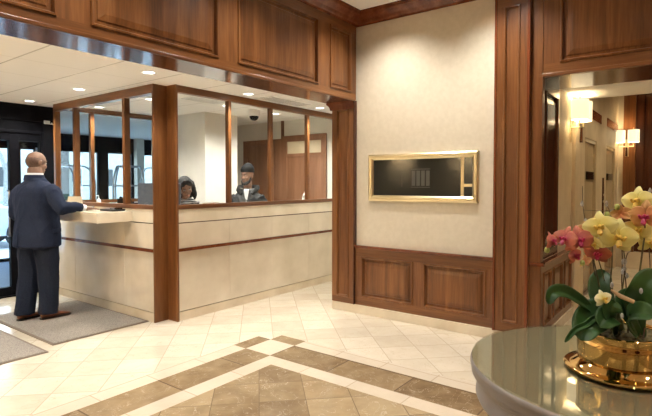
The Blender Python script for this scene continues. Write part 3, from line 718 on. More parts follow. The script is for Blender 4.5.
# brass framed display
bdp = empty('wall_display', (4.745, 2.35, 1.56), 0, 'wide brass framed wall display with dark glass above the panelled wainscot', 'wall display')
def fr4(mb, y0, y1, z0, z1, w, x0, x1):
    prof = [(0, 0), (0, x1*.7), (w*.25, x1), (w*.7, x1*.92), (w, x1*.5), (w, x0)]
    rings = [[(-b, y0 + a, z0 + a), (-b, y1 - a, z0 + a), (-b, y1 - a, z1 - a), (-b, y0 + a, z1 - a)] for a, b in prof]
    mb.loft(rings, False, False)
f = MB(); fr4(f, -.63, .63, -.258, .255, .062, 0, .035)
f.build('frame', M['brass'], bdp)
b2 = MB(); b2.box(-.018, 0, -.482, -.447, -.2, .2); b2.box(-.018, 0, -.57, -.482, -.098, -.068)
b2.build('divider_bar', M['brass'], bdp, bevel=.003)
MB().box(-.012, -.004, -.447, .57, -.2, .196).build('display_glass', M['black_gloss'], bdp)
MB().box(-.012, -.004, -.57, -.482, -.068, .196).build('side_glass', M['black_gloss'], bdp)
MB().box(-.012, -.004, -.57, -.482, -.2, -.098).build('side_glass', M['black_gloss'], bdp)
g = MB(); gm = plain('faint_grey', (.05, .05, .045), .4)  # thin grey bars laid over the dark display glass
for k in range(4): g.box(-.0135, -.012, .095 - k*.055 - .04, .095 - k*.055, -.09, .07)
g.box(-.0135, -.012, -.115, .105, .082, .090); g.box(-.0135, -.012, -.115, .105, -.108, -.102); g.box(-.0135, -.012, .21, .214, -.1, .03)
g.build('grey_bars', gm, bdp)
k_ = MB(); k_.tube([(-.03, -.60, -.19), (-.055, -.60, -.19)], .008, 8); k_.tube([(-.055, -.60, -.175), (-.055, -.585, -.20), (-.055, -.60, -.225), (-.055, -.615, -.20), (-.055, -.60, -.175)], .004, 6)
k_.build('key', M['brass'], bdp)
# entrance sign: small white strip and arrowhead high on the black front
sg = empty('wall_sign', (3.13, 7.195, 2.335), 0, 'tiny white lettered strip with an arrowhead on the black entrance header', 'sign')
MB().box(-.055, .022, -.006, 0, -.022, .022).build('plate', M['white'], sg)
t_ = MB()
for r in range(2):
    for k in range(6): t_.box(-.048 + k*.011, -.041 + k*.011, -.0075, -.006, -.012 + r*.016, -.004 + r*.016)
t_.build('lettering', plain('grey_print', (.2, .2, .2), .6), sg)
MB().prism([(0, -.024), (.046, -.024), (.022, .004)], (.024, 0, 0), (.024, -.006, 0), (1, 0, 0), (0, 0, 1)).build('arrowhead', M['white'], sg)
# floor mats
def mat(x0, x1, y0, y1, label):
    m_ = empty('floor_mat', ((x0 + x1)/2, (y0 + y1)/2, 0), 0, label, 'floor mat', 'grey entrance mats')
    w, d = (x1 - x0)/2, (y1 - y0)/2
    MB().box(-w + .025, w - .025, -d + .025, d - .025, 0, .012).build('pile', M['fabric_grey'], m_)
    e = MB(); e.box(-w, w, -d, -d + .025, 0, .008); e.box(-w, w, d - .025, d, 0, .008); e.box(-w, -w + .025, -d + .025, d - .025, 0, .008); e.box(w - .025, w, -d + .025, d - .025, 0, .008)
    e.build('edging', M['mat_edge'], m_)
mat(2.065, 3.06, 4.73, 6.30, 'grey carpet mat with brown edge under the man in the navy suit')
mat(.50, 1.96, 4.57, 6.90, 'grey carpet mat at the left edge, separate from the one the man stands on')
# birdcage luggage carts
def cart(x, y, rz, label, mt='steel'):
    c = empty('luggage_cart', (x, y, 0), rz, label, 'luggage cart', 'luggage carts in the entrance vestibule')
    MB().box(-.50, .50, -.27, .27, .20, .26).build('platform', M['fabric_grey'], c, bevel=.01)
    for sy in (-.25, .25):
        pts = [(-.46, sy, .26), (-.46, sy, 1.50)] + [(-.46 + .22*(1 - math.cos(t*PI/12)), sy*(1 - .3*t/6), 1.50 + .30*math.sin(t*PI/12)) for t in range(1, 7)]
        q = [(-a, b, z) for a, b, z in reversed(pts)]
        MB().tube(pts + q, .016, 10).build('hoop', M[mt], c)
    r = MB()
    for sx in (-.46, .46): r.tube([(sx, -.25, 1.45), (sx, .25, 1.45)], .013, 8); r.tube([(sx, -.25, .75), (sx, 0, .95), (sx, .25, .75)], .012, 8)
    r.tube([(-.24, 0, 1.80), (.24, 0, 1.80)], .016, 8)
    for sx in (-.24, .24): r.tube([(sx, -.175, 1.80), (sx, .175, 1.80)], .013, 8)
    r.build('cross_bar', M[mt], c)
    for sx in (-.4, .4):
        for sy in (-.21, .21):
            w = MB().lathe([(.02, -.02), (.09, -.022), (.1, -.012), (.1, .012), (.09, .022), (.02, .02)], n=20)
            w.v = [(sx + a, sy + z, .1 + b) for a, b, z in w.v]
            w.build('wheel', M['tyre'], c)
    k = MB()
    for sx in (-.4, .4):
        for sy in (-.21, .21): k.box(sx - .015, sx + .015, sy - .035, sy + .035, .19, .2)
    k.build('caster_plate', M[mt], c)
cart(5.03, 8.35, math.radians(58), 'steel birdcage luggage cart framed in the pane left of the corner post')
cart(5.95, 8.75, math.radians(75), 'steel birdcage luggage cart half hidden behind the corner post')
cart(4.15, 8.95, math.radians(20), 'steel birdcage luggage cart seen through the leftmost pane of the desk screen', 'chrome')
# things on the desk
WT = 1.186
s_ = empty('sanitizer_bottle', (3.16, 5.93, 1.20), 0, 'small white pump bottle standing at the glass behind the shelf', 'bottle')
MB().lathe([(.001, 0), (.024, 0), (.026, .01), (.026, .085), (.016, .10), (.009, .108), (.009, .12), (.001, .12)], n=20).build('bottle_body', M['white'], s_)
p_ = MB(); p_.tube([(0, 0, .12), (0, 0, .145)], .005, 8); p_.tube([(0, 0, .145), (-.03, 0, .142)], .006, 8); p_.build('pump', M['white'], s_)
cd = empty('card_stand', (2.93, 6.06, WT), math.radians(35), 'taupe folded card standing on the shelf beside the man\'s sleeve', 'card')
MB().prism([(-.035, 0), (.035, 0), (.012, .15), (.004, .15)], (0, -.085, 0), (0, .085, 0), (1, 0, 0), (0, 0, 1)).build('card_panel', M['rack'], cd)
tr = empty('pen_tray', (2.965, 5.265, WT), math.radians(4), 'black tray with pens on the shelf by the screen', 'tray')
MB().box(-.08, .08, -.12, .12, 0, .022).build('tray_body', M['black'], tr, bevel=.006)
for k in range(2): MB().tube([(-.03 + k*.05, -.08, .028), (-.02 + k*.04, .08, .028)], .005, 8).build('pen', M['steel'], tr)
MB().box(-.03, .05, -.11, .0, .022, .034).build('note_pad', M['black_gloss'], tr)
pn = MB().tube([(2.99, 5.73, WT + .03), (2.93, 5.66, WT + .02), (2.88, 5.60, WT + .012)], [.012, .016, .010], 10).build('pen_cap', M['black']); pn.name = 'hand_stamp'
tag(pn, 'small black object beside the man\'s resting hand', 'stamp')
def monitor(x, y, rz, label, base=.95):
    m_ = empty('computer_monitor', (x, y, base), rz, label, 'monitor')
    MB().box(-.26, .26, -.015, .025, .20, .55).build('screen_case', M['monitor'], m_, bevel=.01)
    MB().box(-.24, .24, .025, .027, .22, .53).build('screen', M['screen'], m_)
    st = MB(); st.box(-.04, .04, -.03, -.01, .02, .32); st.lathe([(.001, 0), (.12, 0), (.12, .012), (.001, .02)], n=24); st.build('stand', M['black'], m_)
    MB().box(-.012, .012, -.018, -.014, .40, .424).build('badge_dot', M['white'], m_)
monitor(3.42, 5.05, math.radians(-60), 'blue-grey computer monitor seen from behind left of the corner post')
ph = empty('desk_phone', (3.36, 5.56, .95), math.radians(-70), 'black desk phone beside the monitor behind the screen', 'phone')
MB().prism([(-.1, 0), (.1, 0), (.1, .03), (-.1, .36), (-.12, .36)], (-.09, 0, 0), (.09, 0, 0), (0, 1, 0), (0, 0, 1)).build('phone_body', M['black'], ph)
MB().tube([(-.06, -.1, .37), (-.06, -.02, .34), (-.06, .08, .22)], [.02, .014, .02], 8).build('handset', M['black'], ph)
pp = empty('paper_stack', (3.86, 4.66, .95), math.radians(8), 'white paper stack standing at the glass in front of the dark-haired woman', 'papers')
MB().prism([(0, 0), (.16, 0), (.16, .02), (.05, .325), (.0, .325)], (-.13, 0, 0), (.13, 0, 0), (0, 1, 0), (0, 0, 1)).build('sheets', M['paper'], pp)
MB().box(-.14, .14, -.01, .0, 0, .31).build('back_board', M['rack'], pp)
tb = empty('tissue_box', (5.64, 4.66, .95), math.radians(10), 'white crumpled tissue in a box at the right end of the glass', 'tissues')
MB().box(-.09, .09, -.055, .065, 0, .30).build('box', M['paper'], tb, bevel=.004)
tm = MB(); tm.loft([[(.07*math.cos(t)*(1 + .15*math.sin(3*t)), .045*math.sin(t), .30) for t in [2*PI*k/12 for k in range(12)]], [(.075*math.cos(t)*(1 + .2*math.cos(4*t)), .045*math.sin(t), .36 + .02*math.sin(2*t)) for t in [2*PI*k/12 for k in range(12)]], [(.02 + .035*math.cos(t), .02*math.sin(t), .41 + .012*math.cos(3*t)) for t in [2*PI*k/12 for k in range(12)]]])
tm.build('tissue', M['paper'], tb)

# sconces
def sconce(loc, rz, label, par=.105, e=3.0):
    s = empty('wall_sconce', loc, rz, label, 'wall lamp', 'two-shade brass sconces')
    # local: wall plane at x=0, room towards -x ; shades side by side along y
    bk = MB(); bk.box(-.012, 0, -.03, .03, -.20, .10)
    bk.build('back_plate', M['brass'], s, bevel=.004)
    ar = MB(); ar.tube([(-.01, 0, -.03), (-.11, 0, -.03)], .011, 10); ar.tube([(-.11, -par, -.03), (-.11, par, -.03)], .009, 10)
    for y in (-par, par): ar.tube([(-.11, y, -.035), (-.11, y, .09)], .008, 10); ar.lathe([(.001, 0), (.022, .0), (.022, .008), (.001, .01)], (-.11, y, .02), 16)
    ar.build('arm', M['brass'], s)
    MB().tube([(-.11, 0, -.04), (-.11, 0, -.20)], [.012, .016], 10).build('drop_handle', M['wood_dark'], s)
    for y in (-par, par):
        sh = MB().lathe([(.084, .04), (.088, .04), (.088, .255), (.084, .255), (.084, .04)], (-.11, y, 0), 32, cap=False).build('lamp_shade', M['shade'], s)
        MB().lathe([(.001, .26), (.008, .26), (.008, .285), (.001, .29)], (-.11, y, 0), 10).build('finial', M['brass'], s)
        l = bpy.data.lights.new('sconce_lamp', 'POINT'); l.energy = e; l.color = (1, .74, .42); l.shadow_soft_size = .05
        o = bpy.data.objects.new('sconce_lamp', l); COL.objects.link(o); o.parent = s; o.location = (-.11, y, .15)
sconce((6.03, 1.16, 2.145), PI/2, 'brass wall sconce with cream drum shades on the marble strip by the portal')
sconce((10.08, 1.03, 2.16), 0, 'brass two-shade sconce on the wood column at the end of the elevator hall')

for x, y, a in ((-4.2, -3, PI), (-4.2, -.6, PI), (-4.2, 1.8, PI), (-2.2, -4.7, -PI/2), (.4, -4.7, -PI/2), (3.0, -4.7, -PI/2), (-1.6, 4.3, PI), (-1.6, 6.0, PI)):  # extra unseen sconces added so their light lifts the ceilings
    sconce((x, y, 2.145), a, 'added unseen brass two-shade sconce on a lobby wall, brightening the ceilings', e=160 if x == -1.6 else 60)

# ================================================================== PEOPLE
def rotm(deg, ax): return Matrix.Rotation(math.radians(deg), 3, ax)
def add_head(mb, O, R, s=1.0, jaw=1.0):
    """O = head centre (mid height), R = 3x3 facing +x"""
    def P(x, y, z): return Vector(O) + R @ Vector((x*s, y*s, z*s))
    e = lambda c, r: mb.ell(P(*c), tuple(k*s for k in r), 16, 12, rot=R)
    e((-.008, 0, .035), (.097, .076, .088)); e((.018, 0, -.02), (.072, .066, .085)); e((.045, 0, -.075), (.042, .045*jaw, .038))
    e((.072, 0, .035), (.022, .052, .012)); mb.tube([P(.082, 0, .025), P(.100, 0, -.012), P(.104, 0, -.022), P(.088, 0, -.030)], [.009*s, .013*s, .014*s, .010*s], 8)
    for y in (-1, 1):
        e((.088, y*.014, -.024), (.010, .009, .008)); e((.066, y*.042, -.018), (.020, .018, .016))
        e((-.008, y*.079, .0), (.018, .009, .030)); e((-.004, y*.083, .018), (.012, .008, .014))
    e((.082, 0, -.052), (.014, .024, .007)); e((.080, 0, -.062), (.013, .020, .008)); e((.072, 0, -.092), (.018, .02, .014))
    return P
def face_bits(par, P, R, s, skin, lips=True, brow=None):
    for y in (-1, 1):
        MB().ell(P(.078, y*.031, .014), (.010*s, .014*s, .0085*s), 12, 8, rot=R).build('eye', M['eye_w'], par)
        MB().ell(P(.0865, y*.031, .014), (.003*s, .006*s, .006*s), 10, 6, rot=R).build('iris', M['eye_d'], par)
        if brow: MB().tube([P(.086, y*.014, .032), P(.088, y*.032, .038), P(.076, y*.05, .034)], [.003*s, .0045*s, .002*s], 6).build('eyebrow', M[brow], par)
    if lips: MB().tube([P(.088, -.022, -.056), P(.096, 0, -.054), P(.088, .022, -.056)], [.003*s, .0065*s, .003*s], 8).build('mouth', M['lip'], par)
def add_hand(mb, W, d, n, side, curl=.35, s=1.0):
    """W wrist, d finger direction, n back-of-hand normal, side=+1 thumb along n x d"""
    d = Vector(d).normalized(); n = Vector(n); n = (n - d*n.dot(d)).normalized(); a = n.cross(d)*side
    W = Vector(W)
    rings = []
    for t, w, h in ((0, .027, .021), (.02, .030, .020), (.05, .040, .017), (.085, .042, .014), (.095, .040, .011)):
        rings.append([W + d*t*s + a*(math.cos(2*PI*k/14)*w*s) + n*(math.sin(2*PI*k/14)*h*s) for k in range(14)])
    mb.loft(rings)
    for off, L, r in ((.031, .070, .0085), (.0105, .080, .0090), (-.0105, .074, .0086), (-.031, .058, .0076)):
        p = W + d*.075*s + a*off*s; pts = [p]; ang = .05; rr = [r*1.12*s]
        q = p + d*.022*s + a*off*.12*s; pts.append(q); rr.append(r*1.08*s)
        for k, f_ in enumerate((.45, .30, .25)):
            ang += curl*(.5 if k == 0 else .8)
            q = q + (d*math.cos(ang) - n*math.sin(ang))*L*f_*s + a*off*.06*s
            pts.append(q); rr.append(r*(1 - .09*(k + 1))*s)
        mb.tube(pts, rr, 8); mb.ell(pts[-1], (rr[-1],)*3, 8, 6)
    p = W + d*.022*s + a*.026*s
    t1 = p + (d*.55 + a*.75 - n*.2).normalized()*.040*s; t2 = t1 + (d*.85 + a*.42 - n*.25).normalized()*.030*s; t3 = t2 + (d*.95 + a*.1 - n*.3).normalized()*.022*s
    mb.tube([p, t1, t2, t3], [.014*s, .0115*s, .0098*s, .0078*s], 8); mb.ell(t3, (.0078*s,)*3, 8, 6)
def torso(mb, rows, n=28, pw=2.4):
    rings = []
    for z, cx, cy, rx, ry in rows:
        r = []
        for k in range(n):
            t = 2*PI*k/n; c, s = math.cos(t), math.sin(t)
            r.append((cx + rx*math.copysign(abs(c)**(2/pw), c), cy + ry*math.copysign(abs(s)**(2/pw), s), z))
        rings.append(r)
    mb.loft(rings)
def shoe(par, x, y, rz, mat_='shoe', L=.30):
    Rz = Matrix.Rotation(rz, 3, 'Z'); mb = MB(); rings = []
    for t, w, h0, h in ((-.02, .022, .02, .062), (0, .034, .012, .075), (.06, .038, .012, .088), (.11, .038, .012, .085), (.16, .044, .012, .064), (.22, .048, .012, .050), (.265, .040, .012, .040), (.292, .022, .014, .030), (.30, .008, .018, .024)):
        t *= L/.30; ring = []
        for k in range(14):
            a = 2*PI*k/14; zz = h0 + (h - h0)*(.5 + .5*math.sin(a)); ww = w*math.cos(a)*(1 if math.sin(a) < .2 else .86)
            ring.append(Vector((x, y, 0)) + Rz @ Vector((t - .08, ww, zz)))
        rings.append(ring)
    o = mb.loft(rings).build('shoe', M[mat_], par, subd=1)
    sb = MB(); rs = []
    for z in (.001, .014):
        rs.append([Vector((x, y, z)) + Rz @ Vector((px_*L/.30 - .08, py_, 0)) for px_, py_ in ((-.022,-.015),(-.01,-.034),(.05,-.038),(.1,-.034),(.16,-.045),(.22,-.05),(.27,-.04),(.30,-.014),(.303,.0),(.30,.014),(.27,.04),(.22,.05),(.16,.045),(.1,.034),(.05,.038),(-.01,.034),(-.022,.015))])
    sb.loft(rs, True, False).build('sole', M['sole'], o)
    lc = MB()
    for k in range(3):
        t = .13 + k*.02; zz = .079 - k*.008
        lc.tube([Vector((x, y, 0)) + Rz @ Vector((t*L/.30 - .08, yy, zz + (.003 if yy == 0 else -.006))) for yy in (-.018, 0, .018)], .003, 6)
    lc.build('laces', M['sole'], o)
def man_suit():
    p = empty('person', (2.385, 5.775, .012), math.radians(20), 'man in a navy suit seen from behind, leaning one hand on the reception shelf', 'person')
    ho = Vector((.035, .04, 1.70)); Rh = rotm(-10, 'Z') @ rotm(8, 'Y')
    b = MB(); Pf = add_head(b, ho, Rh, 1.07, 1.1)
    b.tube([(-.02, .01, 1.44), (-.005, .022, 1.53), (.010, .036, 1.65)], [.085, .078, .073], 16)
    torso(b, [(.84, 0, 0, .11, .16), (1.0, 0, 0, .11, .16), (1.2, 0, 0, .125, .17), (1.36, 0, 0, .12, .18), (1.43, -.01, 0, .09, .15), (1.47, -.01, 0, .06, .08)])
    R_ = [(-.01, -.19, 1.42), (-.035, -.31, 1.29), (-.03, -.365, 1.205), (.10, -.415, 1.225), (.21, -.455, 1.207)]
    L_ = [(0, .19, 1.42), (-.01, .255, 1.27), (.0, .275, 1.15), (.10, .235, 1.06), (.20, .17, 1.03)]
    for A in (R_, L_): b.tube(A, [.055, .047, .042, .037, .028], 12)
    add_hand(b, (.205, -.453, 1.207), (1, -.18, -.06), (.05, 0, 1), 1, .10)
    add_hand(b, (.20, .17, 1.03), (.8, -.6, 0), (.3, .5, .7), -1, .5)
    for y, kx, ky, fx, fy in ((-.10, .045, -.105, .045, -.106), (.10, -.02, .11, -.065, .106)):
        b.tube([(0, y, .9), (kx*.6 + .02, ky, .50), (fx - .01, fy, .10)], [.095, .065, .045], 12)
        b.ell((fx + .03, fy, .05), (.07, .03, .03))
    body = remesh(b, 'body', M['skin_a'], p, .0065, 4)
    MB().ell(Vector(Pf(-.012, 0, .024)), (.1035, .084, .089), 24, 16, rot=Rh @ rotm(-14, 'Y')).build('hair', M['hair_crop'], p)
    face_bits(p, Pf, Rh, 1.0, 'skin_a', True, 'hair_black')
    MB().lathe([(.080, 1.51), (.091, 1.51), (.086, 1.592), (.082, 1.596), (.078, 1.592)], (-.004, .026, 0), 28, cap=False).build('shirt_collar', M['shirt'], p)
    # jacket
    j = MB()
    torso(j, [(.795, -.005, 0, .185, .25), (.81, -.005, 0, .188, .254), (.90, -.003, 0, .188, .252), (1.0, .0, 0, .178, .242), (1.10, 0, 0, .172, .238), (1.2, -.002, 0, .172, .248), (1.30, -.008, 0, .168, .258), (1.38, -.012, 0, .158, .258), (1.435, -.014, 0, .136, .235), (1.475, -.014, 0, .11, .18), (1.51, -.012, 0, .09, .115), (1.54, -.01, 0, .082, .092)], 32)
    j.tube([(-.01, -.18, 1.415), (-.022, -.25, 1.375), (-.04, -.32, 1.285), (-.035, -.375, 1.205), (.03, -.40, 1.222), (.11, -.42, 1.229), (.175, -.443, 1.222)], [.082, .088, .078, .075, .066, .054, .045], 16)
    j.tube([(0, .18, 1.415), (-.004, .25, 1.365), (-.012, .29, 1.25), (.0, .31, 1.14), (.06, .28, 1.08), (.13, .225, 1.045), (.175, .185, 1.035)], [.082, .088, .076, .070, .064, .054, .048], 16)
    jk = remesh(j, 'suit_jacket', M['suit'], p, .010, 5, wrinkle=.007, ws=(8, 8, 6))
    MB().tube([(-.198, .065, .80), (-.196, .062, .92), (-.186, .05, 1.02)], [.006, .005, .002], 6).build('back_vent', M['suit'], jk)
    f = MB(); f.box(-.05, .06, -.268, -.250, .955, 1.0); f.build('pocket_flap', M['suit'], jk, bevel=.004)
    MB().lathe([(.09, 1.52), (.106, 1.515), (.096, 1.572), (.09, 1.576)], (-.010, .022, 0), 28, cap=False).build('jacket_collar', M['suit'], jk)
    cf = MB(); cf.tube([(.165, -.440, 1.222), (.205, -.454, 1.212)], [.037, .034], 16); cf.build('shirt_cuff', M['shirt'], p)
    # trousers
    t = MB()
    torso(t, [(.78, 0, 0, .155, .215), (.86, 0, 0, .16, .215), (.95, 0, 0, .14, .19)])
    t.tube([(.0, -.10, .88), (.015, -.108, .70), (.028, -.11, .48), (.03, -.108, .25), (.022, -.106, .085), (.022, -.106, .06)], [.125, .120, .106, .100, .098, .098], 18)
    t.tube([(.0, .10, .88), (-.008, .108, .70), (-.02, .11, .48), (-.06, .108, .25), (-.088, .106, .085), (-.088, .106, .06)], [.125, .120, .106, .100, .098, .098], 18)
    remesh(t, 'trousers', M['trouser'], p, .010, 4, wrinkle=.007, ws=(9, 9, 4))
    shoe(p, .045, -.106, math.radians(-20)); shoe(p, -.065, .106, math.radians(-8))
    return p
man_suit()
def woman():
    p = empty('person', (4.02, 5.38, 0), math.radians(-122), 'dark-haired woman bending over papers behind the glass screen', 'person')
    ho = Vector((.20, .0, 1.44)); Rh = rotm(12, 'Z') @ rotm(30, 'Y') @ rotm(12, 'X')
    b = MB(); Pf = add_head(b, ho, Rh, 1.05, .9)
    b.tube([(.02, 0, 1.27), (.08, 0, 1.33), (.15, 0, 1.42)], [.06, .05, .05], 14)
    torso(b, [(.80, -.08, 0, .11, .16), (.95, -.06, 0, .10, .145), (1.1, -.03, 0, .10, .14), (1.22, .0, 0, .10, .155), (1.28, .02, 0, .075, .12), (1.32, .04, 0, .05, .06)])
    for s in (-1, 1):
        b.tube([(.01, s*.15, 1.25), (.06, s*.20, 1.08), (.12, s*.20, 1.01), (.26, s*.11, .99)], [.045, .038, .034, .024], 10)
        add_hand(b, (.25, s*.115, .99), (1, -s*.35, -.05), (0, 0, 1), -s, .3, .9)
        b.tube([(-.08, s*.09, .85), (-.03, s*.09, .45), (-.04, s*.09, .08)], [.085, .058, .04], 12); b.ell((.03, s*.09, .03), (.10, .035, .028))
    remesh(b, 'body', M['skin_b'], p, .007, 4)
    face_bits(p, Pf, Rh, 1.05, 'skin_b', True, 'hair_black')
    h = MB()
    h.ell(Pf(-.020, 0, .045), (.108, .090, .100), 20, 14, rot=Rh)
    for s in (-1, 1):
        h.tube([Pf(.040, s*.014, .128), Pf(.048, s*.056, .098), Pf(.030, s*.078, .02), Pf(.008, s*.088, -.05), Pf(.018, s*.100, -.12), Pf(.04, s*.092, -.17)], [.012, .014, .016, .024, .030, .010], 12)
        h.tube([Pf(-.01, s*.07, .06), Pf(.0, s*.085, -.03), Pf(-.01, s*.098, -.11), Pf(.0, s*.10, -.16)], [.042, .040, .040, .015], 12)
        h.tube([Pf(-.05, s*.05, .04), Pf(-.06, s*.07, -.06), Pf(-.05, s*.06, -.18)], [.06, .055, .03], 12)
    h.tube([Pf(-.08, 0, .03), Pf(-.09, 0, -.08), Pf(-.08, 0, -.19)], [.06, .065, .03], 12)
    remesh(h, 'hair', M['hair_black'], p, .008, 3, wrinkle=.004, ws=(30, 30, 5))
    bl = MB()
    torso(bl, [(.86, -.08, 0, .135, .185), (.95, -.065, 0, .12, .165), (1.1, -.035, 0, .118, .158), (1.2, -.005, 0, .118, .175), (1.26, .015, 0, .10, .155), (1.305, .035, 0, .07, .09)])
    for s in (-1, 1): bl.tube([(.01, s*.13, 1.235), (.04, s*.19, 1.13), (.10, s*.212, 1.02), (.20, s*.155, 1.0)], [.066, .056, .05, .042], 14)
    remesh(bl, 'blouse', M['blouse'], p, .009, 4)
    sk = MB(); torso(sk, [(.10, -.04, 0, .12, .18), (.5, -.04, 0, .13, .19), (.84, -.08, 0, .14, .19), (.92, -.075, 0, .12, .165)])
    remesh(sk, 'trousers', M['trouser'], p, .012, 3)
    for s in (-1, 1): shoe(p, -.03, s*.09, 0, 'sole', .25)
woman()
def man_beanie():
    p = empty('person', (4.93, 5.14, 0), math.radians(218), 'bearded man in a dark knit beanie and black jacket behind the glass screen', 'person')
    ho = Vector((.04, 0, 1.595)); Rh = rotm(-30, 'Z') @ rotm(4, 'Y')
    b = MB(); Pf = add_head(b, ho, Rh, 1.0)
    b.tube([(-.01, 0, 1.36), (0, 0, 1.44), (.015, 0, 1.53)], [.07, .06, .058], 14)
    torso(b, [(.80, 0, 0, .11, .16), (1.0, 0, 0, .11, .16), (1.2, 0, 0, .11, .16), (1.27, 0, 0, .09, .14), (1.32, -.01, 0, .07, .10), (1.37, 0, 0, .05, .07)])
    for s in (-1, 1):
        b.tube([(0, s*.15, 1.26), (-.02, s*.235, 1.08), (.10, s*.20, .88)], [.05, .042, .03], 10)
        add_hand(b, (.09, s*.202, .89), (.5, -s*.1, -1), (0, s, 0), s, .5)
        b.tube([(0, s*.10, .86), (.02, s*.105, .46), (0, s*.105, .08)], [.09, .062, .045], 12); b.ell((.06, s*.105, .035), (.11, .036, .03))
    remesh(b, 'body', M['skin_c'], p, .007, 4)
    face_bits(p, Pf, Rh, 1.0, 'skin_c', True, 'hair_black')
    bd_ = MB(); bd_.tube([Pf(.01, -.07, -.02), Pf(.04, -.060, -.075), Pf(.078, -.02, -.103), Pf(.078, .02, -.103), Pf(.04, .060, -.075), Pf(.01, .07, -.02)], [.010, .020, .024, .024, .020, .010], 10)
    bd_.tube([Pf(.09, -.025, -.045), Pf(.104, 0, -.038), Pf(.09, .025, -.045)], [.005, .006, .005], 8)
    bd_.build('beard', M['hair_black'], p)
    k = MB(); k.ell(Pf(-.016, 0, .10), (.104, .088, .075), 20, 14, rot=Rh); k.ell(Pf(-.03, 0, .145), (.07, .06, .045), 14, 10, rot=Rh)
    bn = remesh(k, 'beanie', M['knit'], p, .008, 3)
    cu = MB(); rr = []
    for z, q in ((.055, 1.0), (.053, 1.05), (.10, 1.06), (.102, 1.0)): rr.append([Pf(-.01 + .103*q*math.cos(2*PI*i/28), .085*q*math.sin(2*PI*i/28), z + .012*math.cos(2*PI*i/28)) for i in range(28)])
    cu.loft(rr, False).build('beanie_cuff', M['knit'], bn)
    j = MB()
    torso(j, [(.72, 0, 0, .16, .22), (.9, 0, 0, .16, .22), (1.1, 0, 0, .165, .225), (1.22, 0, 0, .16, .225), (1.29, -.005, 0, .145, .205), (1.34, -.005, 0, .12, .165), (1.385, 0, 0, .095, .12), (1.42, 0, 0, .085, .095)])
    for s in (-1, 1): j.tube([(0, s*.15, 1.295), (-.01, s*.215, 1.22), (-.02, s*.25, 1.06), (.04, s*.235, .96), (.09, s*.21, .90)], [.08, .08, .070, .064, .055], 14)
    jk = remesh(j, 'jacket', M['jacket_blk'], p, .011, 4, wrinkle=.012)
    fz = MB(); fz.tube([(.115, -.07, 1.34), (.05, -.125, 1.40), (-.06, -.13, 1.43), (-.11, 0, 1.43), (-.06, .13, 1.43), (.05, .125, 1.40), (.115, .07, 1.34)], [.02, .035, .045, .05, .045, .035, .02], 12)
    remesh(fz, 'fur_hood', M['fur'], jk, .011, 2)
    sc = MB(); sc.prism([(-.035, 0), (.035, 0), (.012, -.14), (-.012, -.14)], (.105, 0, 1.415), (.150, 0, 1.40), (0, 1, 0), (0, 0, 1)); sc.build('shirt_front', M['shirt'], p)
    MB().box(.163, .175, .085, .145, 1.20, 1.23).build('chest_badge', plain('amber_badge', (.6, .42, .16), .5), jk)
    MB().box(.163, .170, -.004, .004, .75, 1.28).build('zip', M['steel'], jk)
    t = MB(); torso(t, [(.70, 0, 0, .13, .185), (.9, 0, 0, .13, .185)])
    for s in (-1, 1): t.tube([(0, s*.10, .82), (.02, s*.105, .46), (.0, s*.105, .07)], [.11, .088, .085], 14)
    remesh(t, 'trousers', M['trouser'], p, .012, 3)
    for s in (-1, 1): shoe(p, .01, s*.105, 0, 'sole')
man_beanie()
# ================================================================== TABLE AND FLOWERS
TX, TY = 2.29, .22
tb_ = empty('round_table', (TX, TY, 0), 0, 'large round silver-lacquered pedestal table with a glass top, carrying the orchid bowl', 'table')
MB().lathe([(.001, .735), (.596, .735), (.596, .751), (.001, .751)], n=96).build('tabletop', M['table_top'], tb_)
MB().lathe([(.001, .752), (.597, .752), (.599, .756), (.597, .760), (.001, .760)], n=96, cap=True).build('glass_top', M['glass_top'], tb_)
MB().lathe([(.560, .735), (.560, .690), (.585, .690), (.596, .694), (.599, .700), (.600, .706), (.600, .724), (.604, .730), (.604, .742), (.600, .749), (.596, .751), (.596, .735)], n=96, cap=False).build('rim_moulding', M['silver_paint'], tb_)
MB().lathe([(.54, .690), (.585, .690), (.583, .672), (.576, .666), (.576, .620), (.580, .614), (.580, .604), (.574, .598), (.574, .590), (.54, .590), (.54, .690)], n=96, cap=False).build('apron', M['silver_paint'], tb_)
MB().lathe([(.001, .735), (.50, .735), (.50, .70), (.12, .66), (.075, .58), (.07, .40), (.10, .22), (.13, .14), (.12, .10), (.001, .10)], n=48).build('pedestal', M['silver_paint'], tb_)
MB().lathe([(.001, 0), (.36, 0), (.37, .03), (.33, .06), (.20, .09), (.001, .10)], n=64).build('base', M['silver_paint'], tb_)
BX, BY, BZ = 2.245, .235, .7605
bw = empty('flower_bowl', (BX, BY, BZ), 0, 'polished gold planter bowl with a wide foot on the glass table top', 'bowl')
MB().lathe([(.001, .004), (.150, .004), (.150, .03), (.1525, .038), (.1555, .052), (.158, .075), (.1592, .10), (.159, .125), (.1575, .148), (.161, .158), (.158, .162), (.153, .158), (.149, .15), (.147, .09), (.001, .085)], n=96, cap=False).build('bowl_body', M['gold'], bw)
MB().lathe([(.001, 0), (.196, 0), (.206, .005), (.207, .011), (.203, .015), (.190, .017), (.172, .026), (.156, .040), (.150, .040), (.150, .012), (.001, .010)], n=96, cap=False).build('bowl_foot', M['gold'], bw)
ms = MB(); rnd = random.Random(5)
rings = []
for r, z in ((.146, .130), (.13, .146), (.10, .154), (.06, .160), (.02, .163), (.001, .163)):
    rings.append([(BX + r*math.cos(2*PI*k/40), BY + r*math.sin(2*PI*k/40), BZ + z + rnd.uniform(-.005, .005)) for k in range(40)])
ms.loft(rings, True)
